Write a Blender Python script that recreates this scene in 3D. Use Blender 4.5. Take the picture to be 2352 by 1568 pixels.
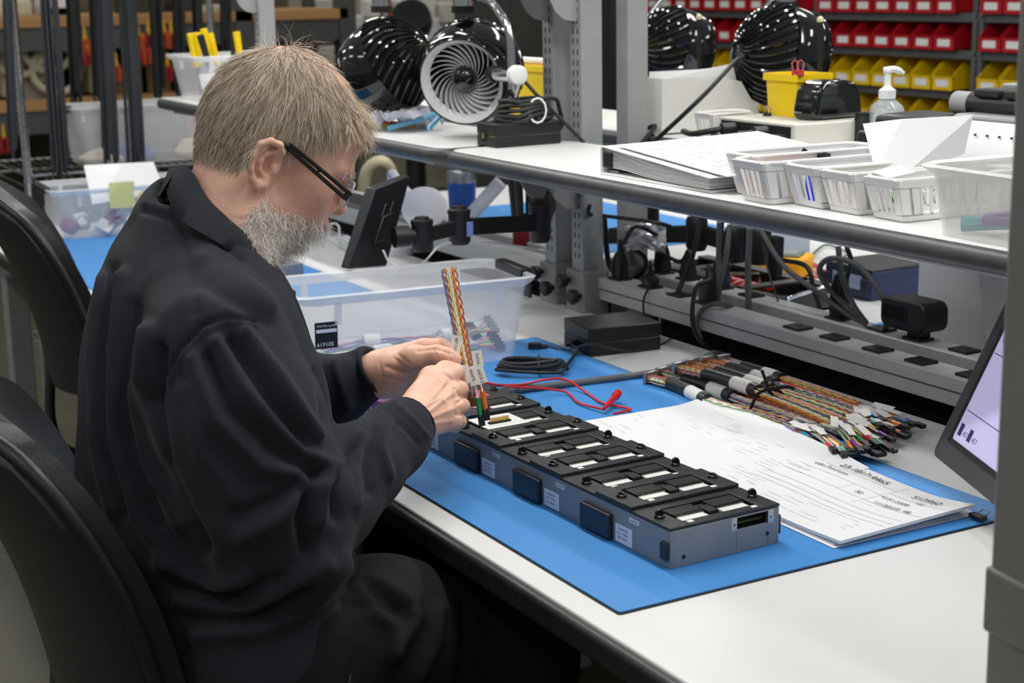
import bpy, math, random
import numpy as np
from mathutils import Vector, Matrix, noise as mnoise
random.seed(7); rng = np.random.default_rng(7)
for o in list(bpy.data.objects): bpy.data.objects.remove(o)
S = bpy.context.scene; COL = S.collection
# ------------------------------------------------------------------ camera
FPX = 3655.0; CXP, CYP = 1176.0, 784.0; CAMZ = 1.42
_y, _p, _r = (math.radians(a) for a in (29.187, 12.829, -1.0745))
FW = Vector((-math.cos(_y)*math.cos(_p), math.sin(_y)*math.cos(_p), -math.sin(_p)))
RT = FW.cross(Vector((0, 0, 1))).normalized(); UP = RT.cross(FW)
RT, UP = RT*math.cos(_r)+UP*math.sin(_r), UP*math.cos(_r)-RT*math.sin(_r)
C0 = Vector((0, 0, CAMZ))
cd = bpy.data.cameras.new('camera'); cam = bpy.data.objects.new('camera', cd); COL.objects.link(cam)
cd.sensor_width = 36; cd.lens = 36*FPX/2352; cd.clip_start = .05; cd.clip_end = 100
m = Matrix((RT, UP, -FW)).transposed().to_4x4(); m.translation = C0; cam.matrix_world = m
cd.dof.use_dof = True; cd.dof.focus_distance = 2.1; cd.dof.aperture_fstop = 8.0
S.camera = cam
# ------------------------------------------------------------------ world, lights, exposure
W = bpy.data.worlds.new('hall'); S.world = W; W.use_nodes = True
W.node_tree.nodes['Background'].inputs[0].default_value = (.93, .97, 1, 1)
W.node_tree.nodes['Background'].inputs[1].default_value = .20
S.view_settings.view_transform = 'Standard'; S.view_settings.look = 'None'
S.view_settings.exposure = 0; S.view_settings.gamma = 1; S.view_settings.use_curve_mapping = False
S.cycles.use_denoising = True; S.cycles.max_bounces = 10; S.cycles.transparent_max_bounces = 24
S.cycles.caustics_reflective = False; S.cycles.caustics_refractive = False
def area(name, loc, sx, sy, watt, col=(1, .98, .95), rot=(0, 0, 0)):
    l = bpy.data.lights.new(name, 'AREA'); l.shape = 'RECTANGLE'; l.size = sx; l.size_y = sy
    l.energy = watt; l.color = col
    o = bpy.data.objects.new(name, l); COL.objects.link(o); o.location = loc; o.rotation_euler = rot; return o
BENCH_W, HALL_W = 11.0, 20.0
BENCH_LIGHTS = [(-1.9, 1.16, 2.05), (-3.75, 1.16, 2.05), (-1.9, 2.45, 2.05), (-3.75, 2.45, 2.05)]
for i, p in enumerate(BENCH_LIGHTS): area('bench_light_glow', p, 1.25, .07, BENCH_W if i else BENCH_W*1.0)
for x in (2.6, -0.6, -3.8, -7.0, -10.2):
    for y in (-4.6, -1.6, 1.4, 4.4, 7.4):
        area('ceiling_light_glow', (x, y, 3.9), 1.2, .28, HALL_W, (1, .97, .92))
# ------------------------------------------------------------------ helpers
def ray(x, y): return FW + RT*((x-CXP)/FPX) - UP*((y-CYP)/FPX)
def at(x, y, z=None, Y=None, X=None, t=None):
    d = ray(x, y)
    if z is not None: t = (z-CAMZ)/d.z
    elif Y is not None: t = Y/d.y
    elif X is not None: t = X/d.x
    return C0 + d*t
def lin(c):
    c = c/255.0
    return c/12.92 if c <= .04045 else ((c+.055)/1.055)**2.4
MATS = {}
def mat(name, rgb, rough=.5, metal=0, var=None, bump=None, coat=0, clear=0, emit=0, spec=.5, sheen=0, sss=0, stretch=None):
    """procedural material: rgb in 0-255; var=(scale, amount) mottling; bump=(scale, strength); clear=see-through share"""
    if name in MATS: return MATS[name]
    m = bpy.data.materials.new(name); m.use_nodes = True; nt = m.node_tree; N = nt.nodes; L = nt.links
    b = N['Principled BSDF']; out = N['Material Output']
    c = (lin(rgb[0]), lin(rgb[1]), lin(rgb[2]), 1)
    b.inputs['Base Color'].default_value = c; b.inputs['Roughness'].default_value = rough
    b.inputs['Metallic'].default_value = metal; b.inputs['Coat Weight'].default_value = coat
    b.inputs['Specular IOR Level'].default_value = spec
    if sheen: b.inputs['Sheen Weight'].default_value = sheen; b.inputs['Sheen Roughness'].default_value = .5
    if sss:
        b.inputs['Subsurface Weight'].default_value = sss; b.inputs['Subsurface Radius'].default_value = (.006, .002, .001)
    if emit: b.inputs['Emission Color'].default_value = c; b.inputs['Emission Strength'].default_value = emit
    tc = N.new('ShaderNodeTexCoord'); src = tc.outputs['Object']
    if stretch:
        mp = N.new('ShaderNodeMapping'); mp.inputs['Scale'].default_value = stretch; L.new(src, mp.inputs['Vector']); src = mp.outputs['Vector']
    if var:
        n = N.new('ShaderNodeTexNoise'); n.inputs['Scale'].default_value = var[0]; n.inputs['Detail'].default_value = 4; L.new(src, n.inputs['Vector'])
        r = N.new('ShaderNodeValToRGB'); e = r.color_ramp.elements
        e[0].position = .3; e[1].position = .7
        e[0].color = tuple(max(0, q*(1-var[1])) for q in c[:3])+(1,); e[1].color = tuple(min(1, q*(1+var[1])) for q in c[:3])+(1,)
        L.new(n.outputs['Fac'], r.inputs['Fac']); L.new(r.outputs['Color'], b.inputs['Base Color'])
    if bump:
        n = N.new('ShaderNodeTexNoise'); n.inputs['Scale'].default_value = bump[0]; n.inputs['Detail'].default_value = 3; L.new(src, n.inputs['Vector'])
        k = N.new('ShaderNodeBump'); k.inputs['Strength'].default_value = bump[1]; k.inputs['Distance'].default_value = bump[2] if len(bump) > 2 else .001
        L.new(n.outputs['Fac'], k.inputs['Height']); L.new(k.outputs['Normal'], b.inputs['Normal'])
    if clear:
        t = N.new('ShaderNodeBsdfTransparent'); mx = N.new('ShaderNodeMixShader'); mx.inputs[0].default_value = clear
        L.new(b.outputs[0], mx.inputs[1]); L.new(t.outputs[0], mx.inputs[2]); L.new(mx.outputs[0], out.inputs[0])
    MATS[name] = m; return m
def top_of(o):
    while o.parent: o = o.parent
    return o
def setp(o, label=None, cat=None, group=None, kind=None):
    if label: o['label'] = label
    if cat: o['category'] = cat
    if group: o['group'] = group
    if kind: o['kind'] = kind
    return o
def thing(name, label, cat, loc=(0, 0, 0), rz=0, group=None):
    o = bpy.data.objects.new(name, None); COL.objects.link(o); o.empty_display_size = .05
    o.location = loc; o.rotation_euler = (0, 0, rz); return setp(o, label, cat, group)
def spl(pts, n=8, closed=False):
    """Catmull-Rom resampling"""
    P = [Vector(p) for p in pts]; out = []; k = len(P)
    for i in range(k if closed else k-1):
        p1, p2 = P[i], P[(i+1) % k]
        p0 = P[i-1] if (i or closed) else p1*2-p2
        p3 = P[(i+2) % k] if (closed or i+2 < k) else p2*2-p1
        for j in range(n):
            t = j/n
            out.append(.5*((2*p1)+(p2-p0)*t+(2*p0-5*p1+4*p2-p3)*t*t+(3*p1-p0-3*p2+p3)*t**3))
    if not closed: out.append(P[-1])
    return out
class B:
    def __init__(s, M=None): s.v = []; s.f = []; s.M = M
    def add(s, vs, fs):
        o = len(s.v)
        s.v += [tuple(s.M @ Vector(p)) for p in vs] if s.M is not None else [tuple(p) for p in vs]
        s.f += [tuple(i+o for i in f) for f in fs]; return s
    def box(s, x0, x1, y0, y1, z0, z1):
        return s.add([(x0, y0, z0), (x1, y0, z0), (x1, y1, z0), (x0, y1, z0), (x0, y0, z1), (x1, y0, z1), (x1, y1, z1), (x0, y1, z1)],
                     [(0, 3, 2, 1), (4, 5, 6, 7), (0, 1, 5, 4), (1, 2, 6, 5), (2, 3, 7, 6), (3, 0, 4, 7)])
    def cbox(s, c, sx, sy, sz): return s.box(c[0]-sx/2, c[0]+sx/2, c[1]-sy/2, c[1]+sy/2, c[2]-sz/2, c[2]+sz/2)
    def loft(s, rings, cap=True, closed=True, loop=False):
        n = len(rings[0]); vs = [p for r in rings for p in r]; fs = []
        k = len(rings)
        for i in range(k if loop else k-1):
            a, b = i*n, ((i+1) % k)*n
            for j in range(n if closed else n-1):
                j2 = (j+1) % n; fs.append((a+j, a+j2, b+j2, b+j))
        if cap and not loop: fs.append(tuple(range(n-1, -1, -1))); fs.append(tuple((k-1)*n+j for j in range(n)))
        return s.add(vs, fs)
    def tube(s, pts, r, n=6, cap=True, closed=False, flat=1.0):
        P = [Vector(p) for p in pts]; k = len(P); rings = []; u = None
        for i in range(k):
            a = P[(i-1) % k] if (closed or i) else P[i]; b = P[(i+1) % k] if (closed or i+1 < k) else P[i]
            d = (b-a); d = d.normalized() if d.length > 1e-9 else Vector((0, 0, 1))
            if u is None:
                u = d.orthogonal().normalized()
                if abs(d.z) < .9: u = (Vector((0, 0, 1))-d*d.z).normalized()
            else:
                u = u-d*u.dot(d); u = u.normalized() if u.length > 1e-6 else d.orthogonal().normalized()
            w = d.cross(u); rr = r[i] if hasattr(r, '__len__') else r
            rings.append([P[i]+u*(math.cos(q)*rr*flat)+w*(math.sin(q)*rr) for q in (2*math.pi*j/n for j in range(n))])
        return s.loft(rings, cap=cap and not closed, loop=closed)
    def cyl(s, a, b, r, r2=None, n=16): return s.tube([a, b], [r, r if r2 is None else r2], n)
    def lathe(s, prof, n=24, o=(0, 0, 0), ax=(0, 0, 1), cap=False, start=None):
        A = Vector(ax).normalized(); U = A.orthogonal().normalized() if start is None else Vector(start); V = A.cross(U); o = Vector(o)
        return s.loft([[o+A*z+U*(r*math.cos(q))+V*(r*math.sin(q)) for q in (2*math.pi*j/n for j in range(n))] for r, z in prof], cap=cap)
    def prism(s, poly, M, h):
        k = len(poly); vs = [M @ Vector((x, y, 0)) for x, y in poly]+[M @ Vector((x, y, h)) for x, y in poly]
        return s.add(vs, [tuple(range(k-1, -1, -1)), tuple(range(k, 2*k))]+[(i, (i+1) % k, k+(i+1) % k, k+i) for i in range(k)])
    def ball(s, c, r, n=12, m=8):
        rx, ry, rz = r if hasattr(r, '__len__') else (r, r, r)
        return s.loft([[(c[0]+rx*math.sin(a)*math.cos(q), c[1]+ry*math.sin(a)*math.sin(q), c[2]+rz*math.cos(a)) for q in (2*math.pi*j/n for j in range(n))]
                       for a in (math.pi*(i+.02)/(m+.04) for i in range(m+1))])
    def hexa(s, q, d):
        """q: four corners, d: thickness vector"""
        q = [Vector(p) for p in q]; d = Vector(d)
        return s.add(q+[p+d for p in q], [(3, 2, 1, 0), (4, 5, 6, 7), (0, 1, 5, 4), (1, 2, 6, 5), (2, 3, 7, 6), (3, 0, 4, 7)])
    def ob(s, name, mt, parent=None, bev=0, seg=2, smooth=40, label=None, cat=None, group=None, kind=None):
        me = bpy.data.meshes.new(name); me.from_pydata(s.v, [], s.f)
        if parent is not None: me.transform(top_of(parent).matrix_basis.inverted())
        me.update(); me.materials.append(mt)
        if smooth:
            me.shade_smooth(); me.set_sharp_from_angle(angle=math.radians(smooth))
        o = bpy.data.objects.new(name, me); COL.objects.link(o); o.parent = parent
        if bev:
            md = o.modifiers.new('bevel', 'BEVEL'); md.width = bev; md.segments = seg; md.limit_method = 'ANGLE'; md.angle_limit = .6
            md.harden_normals = False
        return setp(o, label, cat, group, kind)
def rnd(x0, x1, y0, y1, r, n=5):
    """rounded rectangle outline"""
    out = []
    for cx, cy, a in ((x1-r, y1-r, 0), (x0+r, y1-r, 90), (x0+r, y0+r, 180), (x1-r, y0+r, 270)):
        for i in range(n+1):
            q = math.radians(a+90*i/n); out.append((cx+r*math.cos(q), cy+r*math.sin(q)))
    return out
I4 = Matrix()
def TR(loc, rx=0, ry=0, rz=0): return Matrix.Translation(loc) @ Matrix.Rotation(rz, 4, 'Z') @ Matrix.Rotation(ry, 4, 'Y') @ Matrix.Rotation(rx, 4, 'X')
def frame(o, x, y):
    """matrix with x axis along x, y roughly along y"""
    x = Vector(x).normalized(); y = Vector(y); z = x.cross(y).normalized(); y = z.cross(x)
    M = Matrix((x, y, z)).transposed().to_4x4(); M.translation = Vector(o); return M
def copytree(o, parent=None, label=None, keepgroup=True):
    c = o.copy(); COL.objects.link(c); c.parent = parent
    if label: c['label'] = label
    for ch in o.children: copytree(ch, c)
    return c
def text(s, size, M, mt, parent=None, name='lettering', align='LEFT', ext=0.0):
    cu = bpy.data.curves.new('t', 'FONT'); cu.body = s; cu.size = size; cu.align_x = align; cu.extrude = ext; cu.resolution_u = 2
    o = bpy.data.objects.new('t', cu); me = bpy.data.meshes.new_from_object(o)
    bpy.data.objects.remove(o); bpy.data.curves.remove(cu)
    me.transform(M)
    if parent is not None: me.transform(top_of(parent).matrix_basis.inverted())
    me.materials.clear(); me.materials.append(mt)
    r = bpy.data.objects.new(name, me); COL.objects.link(r); r.parent = parent; return r
def V(*a): return Vector(a)
# ------------------------------------------------------------------ common materials
WHITE_LAM = mat('white laminate', (226, 227, 226), .35, var=(3, .03), spec=.4)
BLACK_EDGE = mat('black edge rubber', (38, 38, 40), .45, var=(60, .25), bump=(200, .15))
STEEL = mat('grey painted steel', (150, 152, 153), .45, var=(25, .06), bump=(400, .08))
STEEL_D = mat('dark grey painted steel', (84, 87, 88), .5, var=(20, .08))
BLACKP = mat('black plastic', (24, 24, 26), .42, bump=(300, .12))
BLACKM = mat('matt black plastic', (18, 18, 19), .6)
GLOSSB = mat('glossy black plastic', (10, 11, 13), .08, coat=.6)
CHROME = mat('chrome', (215, 217, 220), .12, 1)
SILVER = mat('brushed metal', (180, 182, 185), .3, 1)
WHITEP = mat('white plastic', (232, 233, 233), .4)
PAPER = mat('white paper', (228, 229, 231), .8, var=(6, .02))
INK = mat('black ink', (38, 38, 42), .8)
GREYINK = mat('grey print', (200, 201, 205), .8)
BLUEMAT = mat('blue rubber mat', (62, 138, 208), .55, var=(500, .05), bump=(900, .06))
YEL = mat('yellow plastic', (240, 205, 10), .4)
RED = mat('red plastic', (196, 22, 34), .4)
CORD = mat('black cord', (28, 28, 30), .5)
GCORD = mat('grey cord', (96, 97, 98), .5)
PRINT = mat('faded black print', (120, 121, 128), .8)
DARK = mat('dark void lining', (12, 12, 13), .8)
# ------------------------------------------------------------------ shell of the hall
B().box(-16, 4, -6, 12, -.1, 0).ob('floor', mat('sealed concrete floor', (78, 77, 63), .35, var=(1.6, .12), bump=(30, .05)), kind='structure')
WALL = mat('pale hall wall', (168, 164, 150), .8, var=(.7, .06))
B().box(-16.1, -16, -6, 12, 0, 6).ob('wall_left', WALL, kind='structure')
B().box(-16, 4, 12, 12.1, 0, 6).ob('wall_back', WALL, kind='structure')
for i, p in enumerate(BENCH_LIGHTS):
    t = thing('bench_light', ['long task light hung over the bench where the man works', 'long task light hung over the bench left of the man', 'long task light over the bench behind the sockets', 'long task light over the far left bench behind'][i], 'lamp', p)
    B().box(p[0]-.65, p[0]+.65, p[1]-.05, p[1]+.05, p[2]+.004, p[2]+.05).ob('housing', STEEL, t, bev=.01)
    for s in (-.6, .6): B().cyl((p[0]+s, p[1], p[2]+.05), (p[0]+s, p[1]+.0, p[2]+.5), .008).ob('hanger', STEEL, t)
# ------------------------------------------------------------------ benches
def bench(x0, x1, y0, y1, sgn, label, legs):
    """sgn=+1: user edge at y0; -1: user edge at y1"""
    t = thing('workbench', label, 'workbench', ((x0+x1)/2, (y0+y1)/2, 0))
    zt = .75
    b = B(); b.prism(rnd(x0, x1, y0, y1, .02, 3), TR((0, 0, zt-.03)), .03); b.ob('worktop', WHITE_LAM, t, bev=.002)
    b = B(); yf = y0 if sgn > 0 else y1
    P = [(x0+.001, yf+sgn*.0, zt-.016), (x1-.001, yf, zt-.016)]
    b.box(x0, x1, min(yf-sgn*.014, yf), max(yf-sgn*.014, yf), zt-.034, zt-.0015)
    b.ob('edge_band', BLACK_EDGE, t, bev=.008, seg=3)
    ya, yb = (y0+.05, y0+.08) if sgn > 0 else (y1-.08, y1-.05)
    B().box(x0+.03, x1-.03, ya, yb, zt-.075, zt-.03).ob('apron', STEEL, t, bev=.003)
    yr = (y1-.08, y1-.05) if sgn > 0 else (y0+.05, y0+.08)
    B().box(x0+.03, x1-.03, *yr, zt-.075, zt-.03).ob('apron', STEEL, t, bev=.003)
    for lx in legs:
        B().box(lx-.04, lx+.04, y0+.06, y1-.06, zt-.115, zt-.075).ob('support_arm', STEEL, t, bev=.012)
        cy = (y1-.3) if sgn > 0 else (y0+.3)
        B().box(lx-.035, lx+.035, cy-.05, cy+.05, .05, zt-.11).ob('leg', STEEL, t, bev=.006)
        B().box(lx-.035, lx+.035, y0+.04, y1-.04, .0, .05).ob('foot', STEEL, t, bev=.01)
    return t
bench(-2.775, -.95, .842, 1.70, 1, 'white-topped workbench with black front edge where the man sits', (-2.68, -1.215))
nb = bench(-4.62, -2.782, .842, 1.70, 1, 'white-topped workbench beyond the man, joined end to end', (-4.5,))
B().box(-4.56, -4.50, .90, .96, .02, .72).ob('leg', STEEL, nb, bev=.004)
bench(-2.775, -.3, 1.93, 2.80, -1, 'white workbench on the far side of the socket strips', (-1.1,))
bench(-4.62, -2.782, 1.93, 2.80, -1, 'white workbench far behind the monitor arm, beside the column', (-3.4,))
for x0, x1, lb in ((-2.77, -.95, 'added black panels standing in for shade under the socket strips'), (-4.61, -2.79, 'added black panels standing in for shade under the neighbouring socket strip')):
    t = thing('shade_panels', lb, 'shade panel', ((x0+x1)/2, 1.81, .5)); B().box(x0, x1, 1.705, 1.925, .52, .53).ob('shade_floor', DARK, t); B().box(x0, x1, 1.915, 1.925, .53, .745).ob('shade_back', DARK, t)  # near-black panels added in place of the dark shade below the rail
    B().box(x0, x1, 1.40, 1.41, .25, .70).ob('shade_front', DARK, t)
# ------------------------------------------------------------------ uprights
def slots(b, x, y, z0, z1, sx=.0085, sgn=-1):
    z = z0
    while z < z1:
        for q in (-.008, .008): b.box(x+q-.0016, x+q+.0016, y-.0006, y+.0004, z, z+.011)
        z += .0205
def upright(x, y, label, front=True, knobs=True, zt=2.2, w=.044, d=.05):
    t = thing('upright_post', label, 'post', (x, y+d/2, 0))
    B().box(x-w/2, x+w/2, y, y+d, .3, zt).ob('column', STEEL, t, bev=.003)
    if front:
        b = B(); slots(b, x, y, .86, 1.6); b.ob('slots', BLACKM, t, kind='stuff')
    B().box(x-w/2-.012, x+w/2+.012, y-.008, y+d+.006, .60, .835).ob('sleeve', STEEL, t, bev=.004)
    if knobs:
        for k in (-.02, .024):
            b = B(); b.cyl((x+k, y-.006, .80-k*.6), (x+k, y-.02, .80-k*.6), .005, n=8)
            b.lathe([(.001, 0), (.014, 0), (.0165, .004), (.0165, .013), (.013, .017), (.001, .018)], 7, (x+k, y-.018, .80-k*.6), (0, -1, 0))
            b.ob('clamp_knob', BLACKP, t)
    return t
upright(-2.744, 1.69, 'slotted grey upright at the left end of the long shelf')
upright(-2.853, 1.69, 'slotted grey upright just left of the end of the long shelf')
upright(-2.744, 1.80, 'plain grey upright standing behind the slotted upright', front=False, knobs=False)
upright(-4.53, 1.69, 'grey upright behind the man\'s head', knobs=False)
NEARP = mat('warm grey post paint', (128, 129, 123), .5, var=(14, .05), bump=(500, .08))
# near post at the right margin
t = thing('frame_post', 'big grey post in the foreground at the right edge', 'post', (-.80, .94, 0))
p1 = at(2268, 1400, t=1.29)
px, py = p1.x, p1.y
M = TR((px, py, 0), rz=-.16)
B(M).box(0, .07, 0, .09, 0, 2.3).ob('column', NEARP, t, bev=.004)
zc = at(2271, 1290, t=1.29).z; zd = at(2262, 1452, t=1.29).z
B(M).box(-.0025, .0725, -.003, .093, zd, zc).ob('collar', NEARP, t, bev=.003)
# ------------------------------------------------------------------ shelves
SHELF_EDGE = mat('dark grey shelf edge', (66, 66, 68), .42, var=(40, .2), bump=(200, .15))
RAILG = mat('light grey rail paint', (204, 205, 205), .42, var=(20, .05), bump=(400, .08))
def shelf(x0, x1, y0, y1, label, front=-1, brx=()):
    t = thing('bench_shelf', label, 'shelf', ((x0+x1)/2, (y0+y1)/2, 1.07))
    B().prism(rnd(x0+.004, x1-.004, y0+.012, y1-.004, .035, 6), TR((0, 0, 1.070)), .030).ob('shelf_board', WHITE_LAM, t, bev=.0015)
    b = B(); path = [Vector((q[0], q[1], 1.0835)) for q in rnd(x0+.006, x1-.006, y0+.014, y1-.006, .033, 6)]
    b.tube(path, .0155, 10, closed=True); b.ob('edge_band', SHELF_EDGE, t, smooth=60)
    B().box(x0+.05, x1-.05, y0+.09, y0+.115, 1.045, 1.069).ob('front_rail', STEEL, t, bev=.004)
    for bx in brx:
        yb = 1.69
        poly = [(yb, 1.068), (y0+.03, 1.068), (y0+.03, 1.058), (y0+.10, 1.045), (yb-.11, 1.035), (yb-.075, 1.02), (yb-.055, .985), (yb-.03, .965), (yb, .96)]
        B().prism(poly, Matrix(((0, 0, 1, bx), (1, 0, 0, 0), (0, 1, 0, 0), (0, 0, 0, 1))), .004).ob('bracket', STEEL, t)
    return t
shelf(-2.76, -.98, 1.392, 1.685, 'long white shelf with dark edge above the man\'s bench', brx=(-2.742,))
shelf(-4.62, -2.782, 1.392, 1.685, 'white shelf with dark edge beside the man\'s forehead', brx=(-2.855, -4.53))
shelf(-2.76, -.5, 1.86, 2.16, 'white shelf behind, carrying the printer and white boxes')
shelf(-4.62, -2.782, 1.86, 2.16, 'white shelf behind the left fans, carrying the yellow bin')
# upper brackets of the shelf above (only their lower edge is in view)
for bx, nm in ((-2.742, 'curved grey bracket on the slotted upright, top middle'), (-2.855, 'curved grey bracket left of the slotted upright pair, top'), (-4.53, 'grey bracket plate above the man\'s head, top edge')):
    yb = 1.69
    poly = [(yb, 1.56), (yb-.34, 1.56), (yb-.34, 1.475), (yb-.20, 1.43), (yb-.10, 1.40), (yb-.065, 1.385), (yb-.05, 1.355), (yb-.03, 1.34), (yb, 1.335)]
    B().prism(poly, Matrix(((0, 0, 1, bx), (1, 0, 0, 0), (0, 1, 0, 0), (0, 0, 0, 1))), .006).ob('shelf_bracket', STEEL, label=nm, cat='bracket')
# ------------------------------------------------------------------ blue mat
mt = thing('desk_mat', 'blue rubber work mat under the test fixture and the papers', 'mat', (-1.95, 1.18, .75))
B().prism(rnd(-2.567, -1.347, .878, 1.487, .004, 2), TR((0, 0, .7502)), .0012).ob('backing', BLACKM, mt)
B().prism(rnd(-2.565, -1.349, .880, 1.485, .004, 2), TR((0, 0, .7514)), .0016).ob('top_layer', BLUEMAT, mt)
for x0, x1, y0, y1, nm in ((-4.35, -3.15, .9, 1.42, 'blue work mat on the neighbouring bench behind the man'), (-2.3, -1.2, 2.0, 2.55, 'blue work mat on the bench behind the socket strips'), (-4.2, -3.3, 2.02, 2.6, 'blue work mat far behind the blue tumbler')):
    B().prism(rnd(x0, x1, y0, y1, .01, 2), TR((0, 0, .7502)), .003).ob('desk_mat', BLUEMAT, label=nm, cat='mat')
# ------------------------------------------------------------------ implicit-surface modelling (for the figure)
class SDF:
    def __init__(s, lo, hi, h):
        s.lo = np.array(lo, float); s.h = h; n = np.ceil((np.array(hi)-s.lo)/h).astype(int)+1
        ax = [s.lo[i]+h*np.arange(n[i]) for i in range(3)]
        s.ax = [a.astype(np.float32) for a in ax]; s.F = np.full(n, .5, np.float32)
    def _win(s, c, R):
        sl = []
        for i in range(3):
            a = int(np.clip(np.floor((c[i]-R[i]-s.lo[i])/s.h), 0, len(s.ax[i])-1)); b = int(np.clip(np.ceil((c[i]+R[i]-s.lo[i])/s.h)+1, a+1, len(s.ax[i])))
            sl.append(slice(a, b))
        return tuple(sl), s.ax[0][sl[0]][:, None, None], s.ax[1][sl[1]][None, :, None], s.ax[2][sl[2]][None, None, :]
    def _mix(s, sl, d, k, sub=False):
        A = s.F[sl]
        if sub:
            d = -d; hh = np.clip(.5-.5*(A-d)/k, 0, 1); s.F[sl] = A*(1-hh)+d*hh+k*hh*(1-hh)
        else:
            hh = np.clip(.5+.5*(A-d)/k, 0, 1); s.F[sl] = A*(1-hh)+d*hh-k*hh*(1-hh)
    def cone(s, a, b, ra, rb, k=.01, sub=False):
        a, b = np.array(a, float), np.array(b, float); R = max(ra, rb)+k*1.5+.015
        sl, X, Y, Z = s._win((a+b)/2, np.abs(a-b)/2+R)
        ab = b-a; L2 = max((ab**2).sum(), 1e-12)
        t = np.clip(((X-a[0])*ab[0]+(Y-a[1])*ab[1]+(Z-a[2])*ab[2])/L2, 0, 1)
        d = np.sqrt((X-a[0]-t*ab[0])**2+(Y-a[1]-t*ab[1])**2+(Z-a[2]-t*ab[2])**2)-(ra+(rb-ra)*t)
        s._mix(sl, d, k, sub); return s
    def chain(s, pts, rs, k=.01):
        for i in range(len(pts)-1): s.cone(pts[i], pts[i+1], rs[i], rs[i+1], k)
        return s
    def ell(s, c, r, axes=None, k=.02, sub=False):
        c = np.array(c, float); R = max(r)+k*1.5+.015
        sl, X, Y, Z = s._win(c, np.array([R, R, R]))
        E = np.array(axes, float) if axes is not None else np.eye(3)
        q = [(X-c[0])*E[i][0]+(Y-c[1])*E[i][1]+(Z-c[2])*E[i][2] for i in range(3)]
        k0 = np.sqrt(sum((q[i]/r[i])**2 for i in range(3))); k1 = np.sqrt(sum((q[i]/r[i]**2)**2 for i in range(3)))+1e-6
        s._mix(sl, k0*(k0-1)/k1, k, sub); return s
    def cut(s, c, nrm, R):
        c = np.array(c, float); nrm = np.array(nrm, float)/np.linalg.norm(nrm); sl, X, Y, Z = s._win(c+nrm*R*.6, np.array([R, R, R]))
        d = (X-c[0])*nrm[0]+(Y-c[1])*nrm[1]+(Z-c[2])*nrm[2]; near = (X-c[0])**2+(Y-c[1])**2+(Z-c[2])**2 < (R*2.2)**2
        s.F[sl] = np.where(near, np.maximum(s.F[sl], d), s.F[sl]); return s
    def mesh(s):
        F = s.F; ins = F < 0; sh = tuple(n-1 for n in F.shape)
        acc = np.zeros(sh+(3,), np.float32); cnt = np.zeros(sh, np.int16); quads = []
        E = []
        for a in range(3):
            A = np.take(F, range(0, F.shape[a]-1), a); Bv = np.take(F, range(1, F.shape[a]), a)
            idx = np.argwhere((A < 0) != (Bv < 0))
            va = A[tuple(idx.T)]; vb = Bv[tuple(idx.T)]; p = idx.astype(np.float32); p[:, a] += va/(va-vb)
            u, w = [q for q in range(3) if q != a]
            for du in (-1, 0):
                for dw in (-1, 0):
                    c = idx.copy(); c[:, u] += du; c[:, w] += dw
                    ok = np.all((c >= 0) & (c < np.array(sh)), 1); cc = tuple(c[ok].T)
                    for q in range(3): np.add.at(acc[..., q], cc, p[ok, q])
                    np.add.at(cnt, cc, 1)
            E.append((idx, va < 0, u, w, a))
        ids = -np.ones(sh, np.int64); m = cnt > 0; ids[m] = np.arange(m.sum())
        vs = acc[m]/cnt[m][:, None]*s.h+s.lo
        for idx, neg, u, w, a in E:
            def nb(du, dw):
                c = idx.copy(); c[:, u] += du; c[:, w] += dw; return c
            cs = [nb(-1, -1), nb(0, -1), nb(0, 0), nb(-1, 0)]
            ok = np.all([np.all((c >= 0) & (c < np.array(sh)), 1) for c in cs], 0)
            q = np.stack([ids[tuple(c[ok].T)] for c in cs], 1)
            flip = neg[ok] if a != 1 else ~neg[ok]
            q[~flip] = q[~flip][:, ::-1]; quads.append(q)
        return vs.astype(np.float64), np.concatenate(quads)
def vnormals(v, q):
    n = np.cross(v[q[:, 2]]-v[q[:, 0]], v[q[:, 3]]-v[q[:, 1]]); out = np.zeros_like(v)
    for i in range(4): np.add.at(out, q[:, i], n)
    return out/(np.linalg.norm(out, axis=1)[:, None]+1e-12)
def relax(v, q, it=2, lam=.5):
    for _ in range(it):
        s = np.zeros_like(v); c = np.zeros(len(v))
        for a, b in ((0, 1), (1, 2), (2, 3), (3, 0)):
            np.add.at(s, q[:, a], v[q[:, b]]); np.add.at(s, q[:, b], v[q[:, a]]); np.add.at(c, q[:, a], 1); np.add.at(c, q[:, b], 1)
        v = v+(s/c[:, None]-v)*lam
    return v
def npmesh(name, v, faces, mt, parent=None, smooth=True, **kw):
    me = bpy.data.meshes.new(name); me.from_pydata(v.tolist(), [], faces.tolist() if hasattr(faces, 'tolist') else faces)
    if parent is not None: me.transform(top_of(parent).matrix_basis.inverted())
    me.materials.append(mt)
    if smooth: me.shade_smooth()
    me.update(); o = bpy.data.objects.new(name, me); COL.objects.link(o); o.parent = parent; return setp(o, **kw)
NF, NR, NU, NC = (np.array(q) for q in (FW, RT, UP, C0))
def topx(v):
    d = v-NC; z = d @ NF; return np.stack([CXP+FPX*(d @ NR)/z, CYP-FPX*(d @ NU)/z], 1), z
def seg_d(p, path):
    """distance from 2-D points to a polyline"""
    best = np.full(len(p), 1e9)
    for a, b in zip(path[:-1], path[1:]):
        a = np.array(a, float); b = np.array(b, float); ab = b-a; t = np.clip(((p-a) @ ab)/(ab @ ab), 0, 1)
        best = np.minimum(best, np.hypot(*(p-a-t[:, None]*ab).T))
    return best
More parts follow.
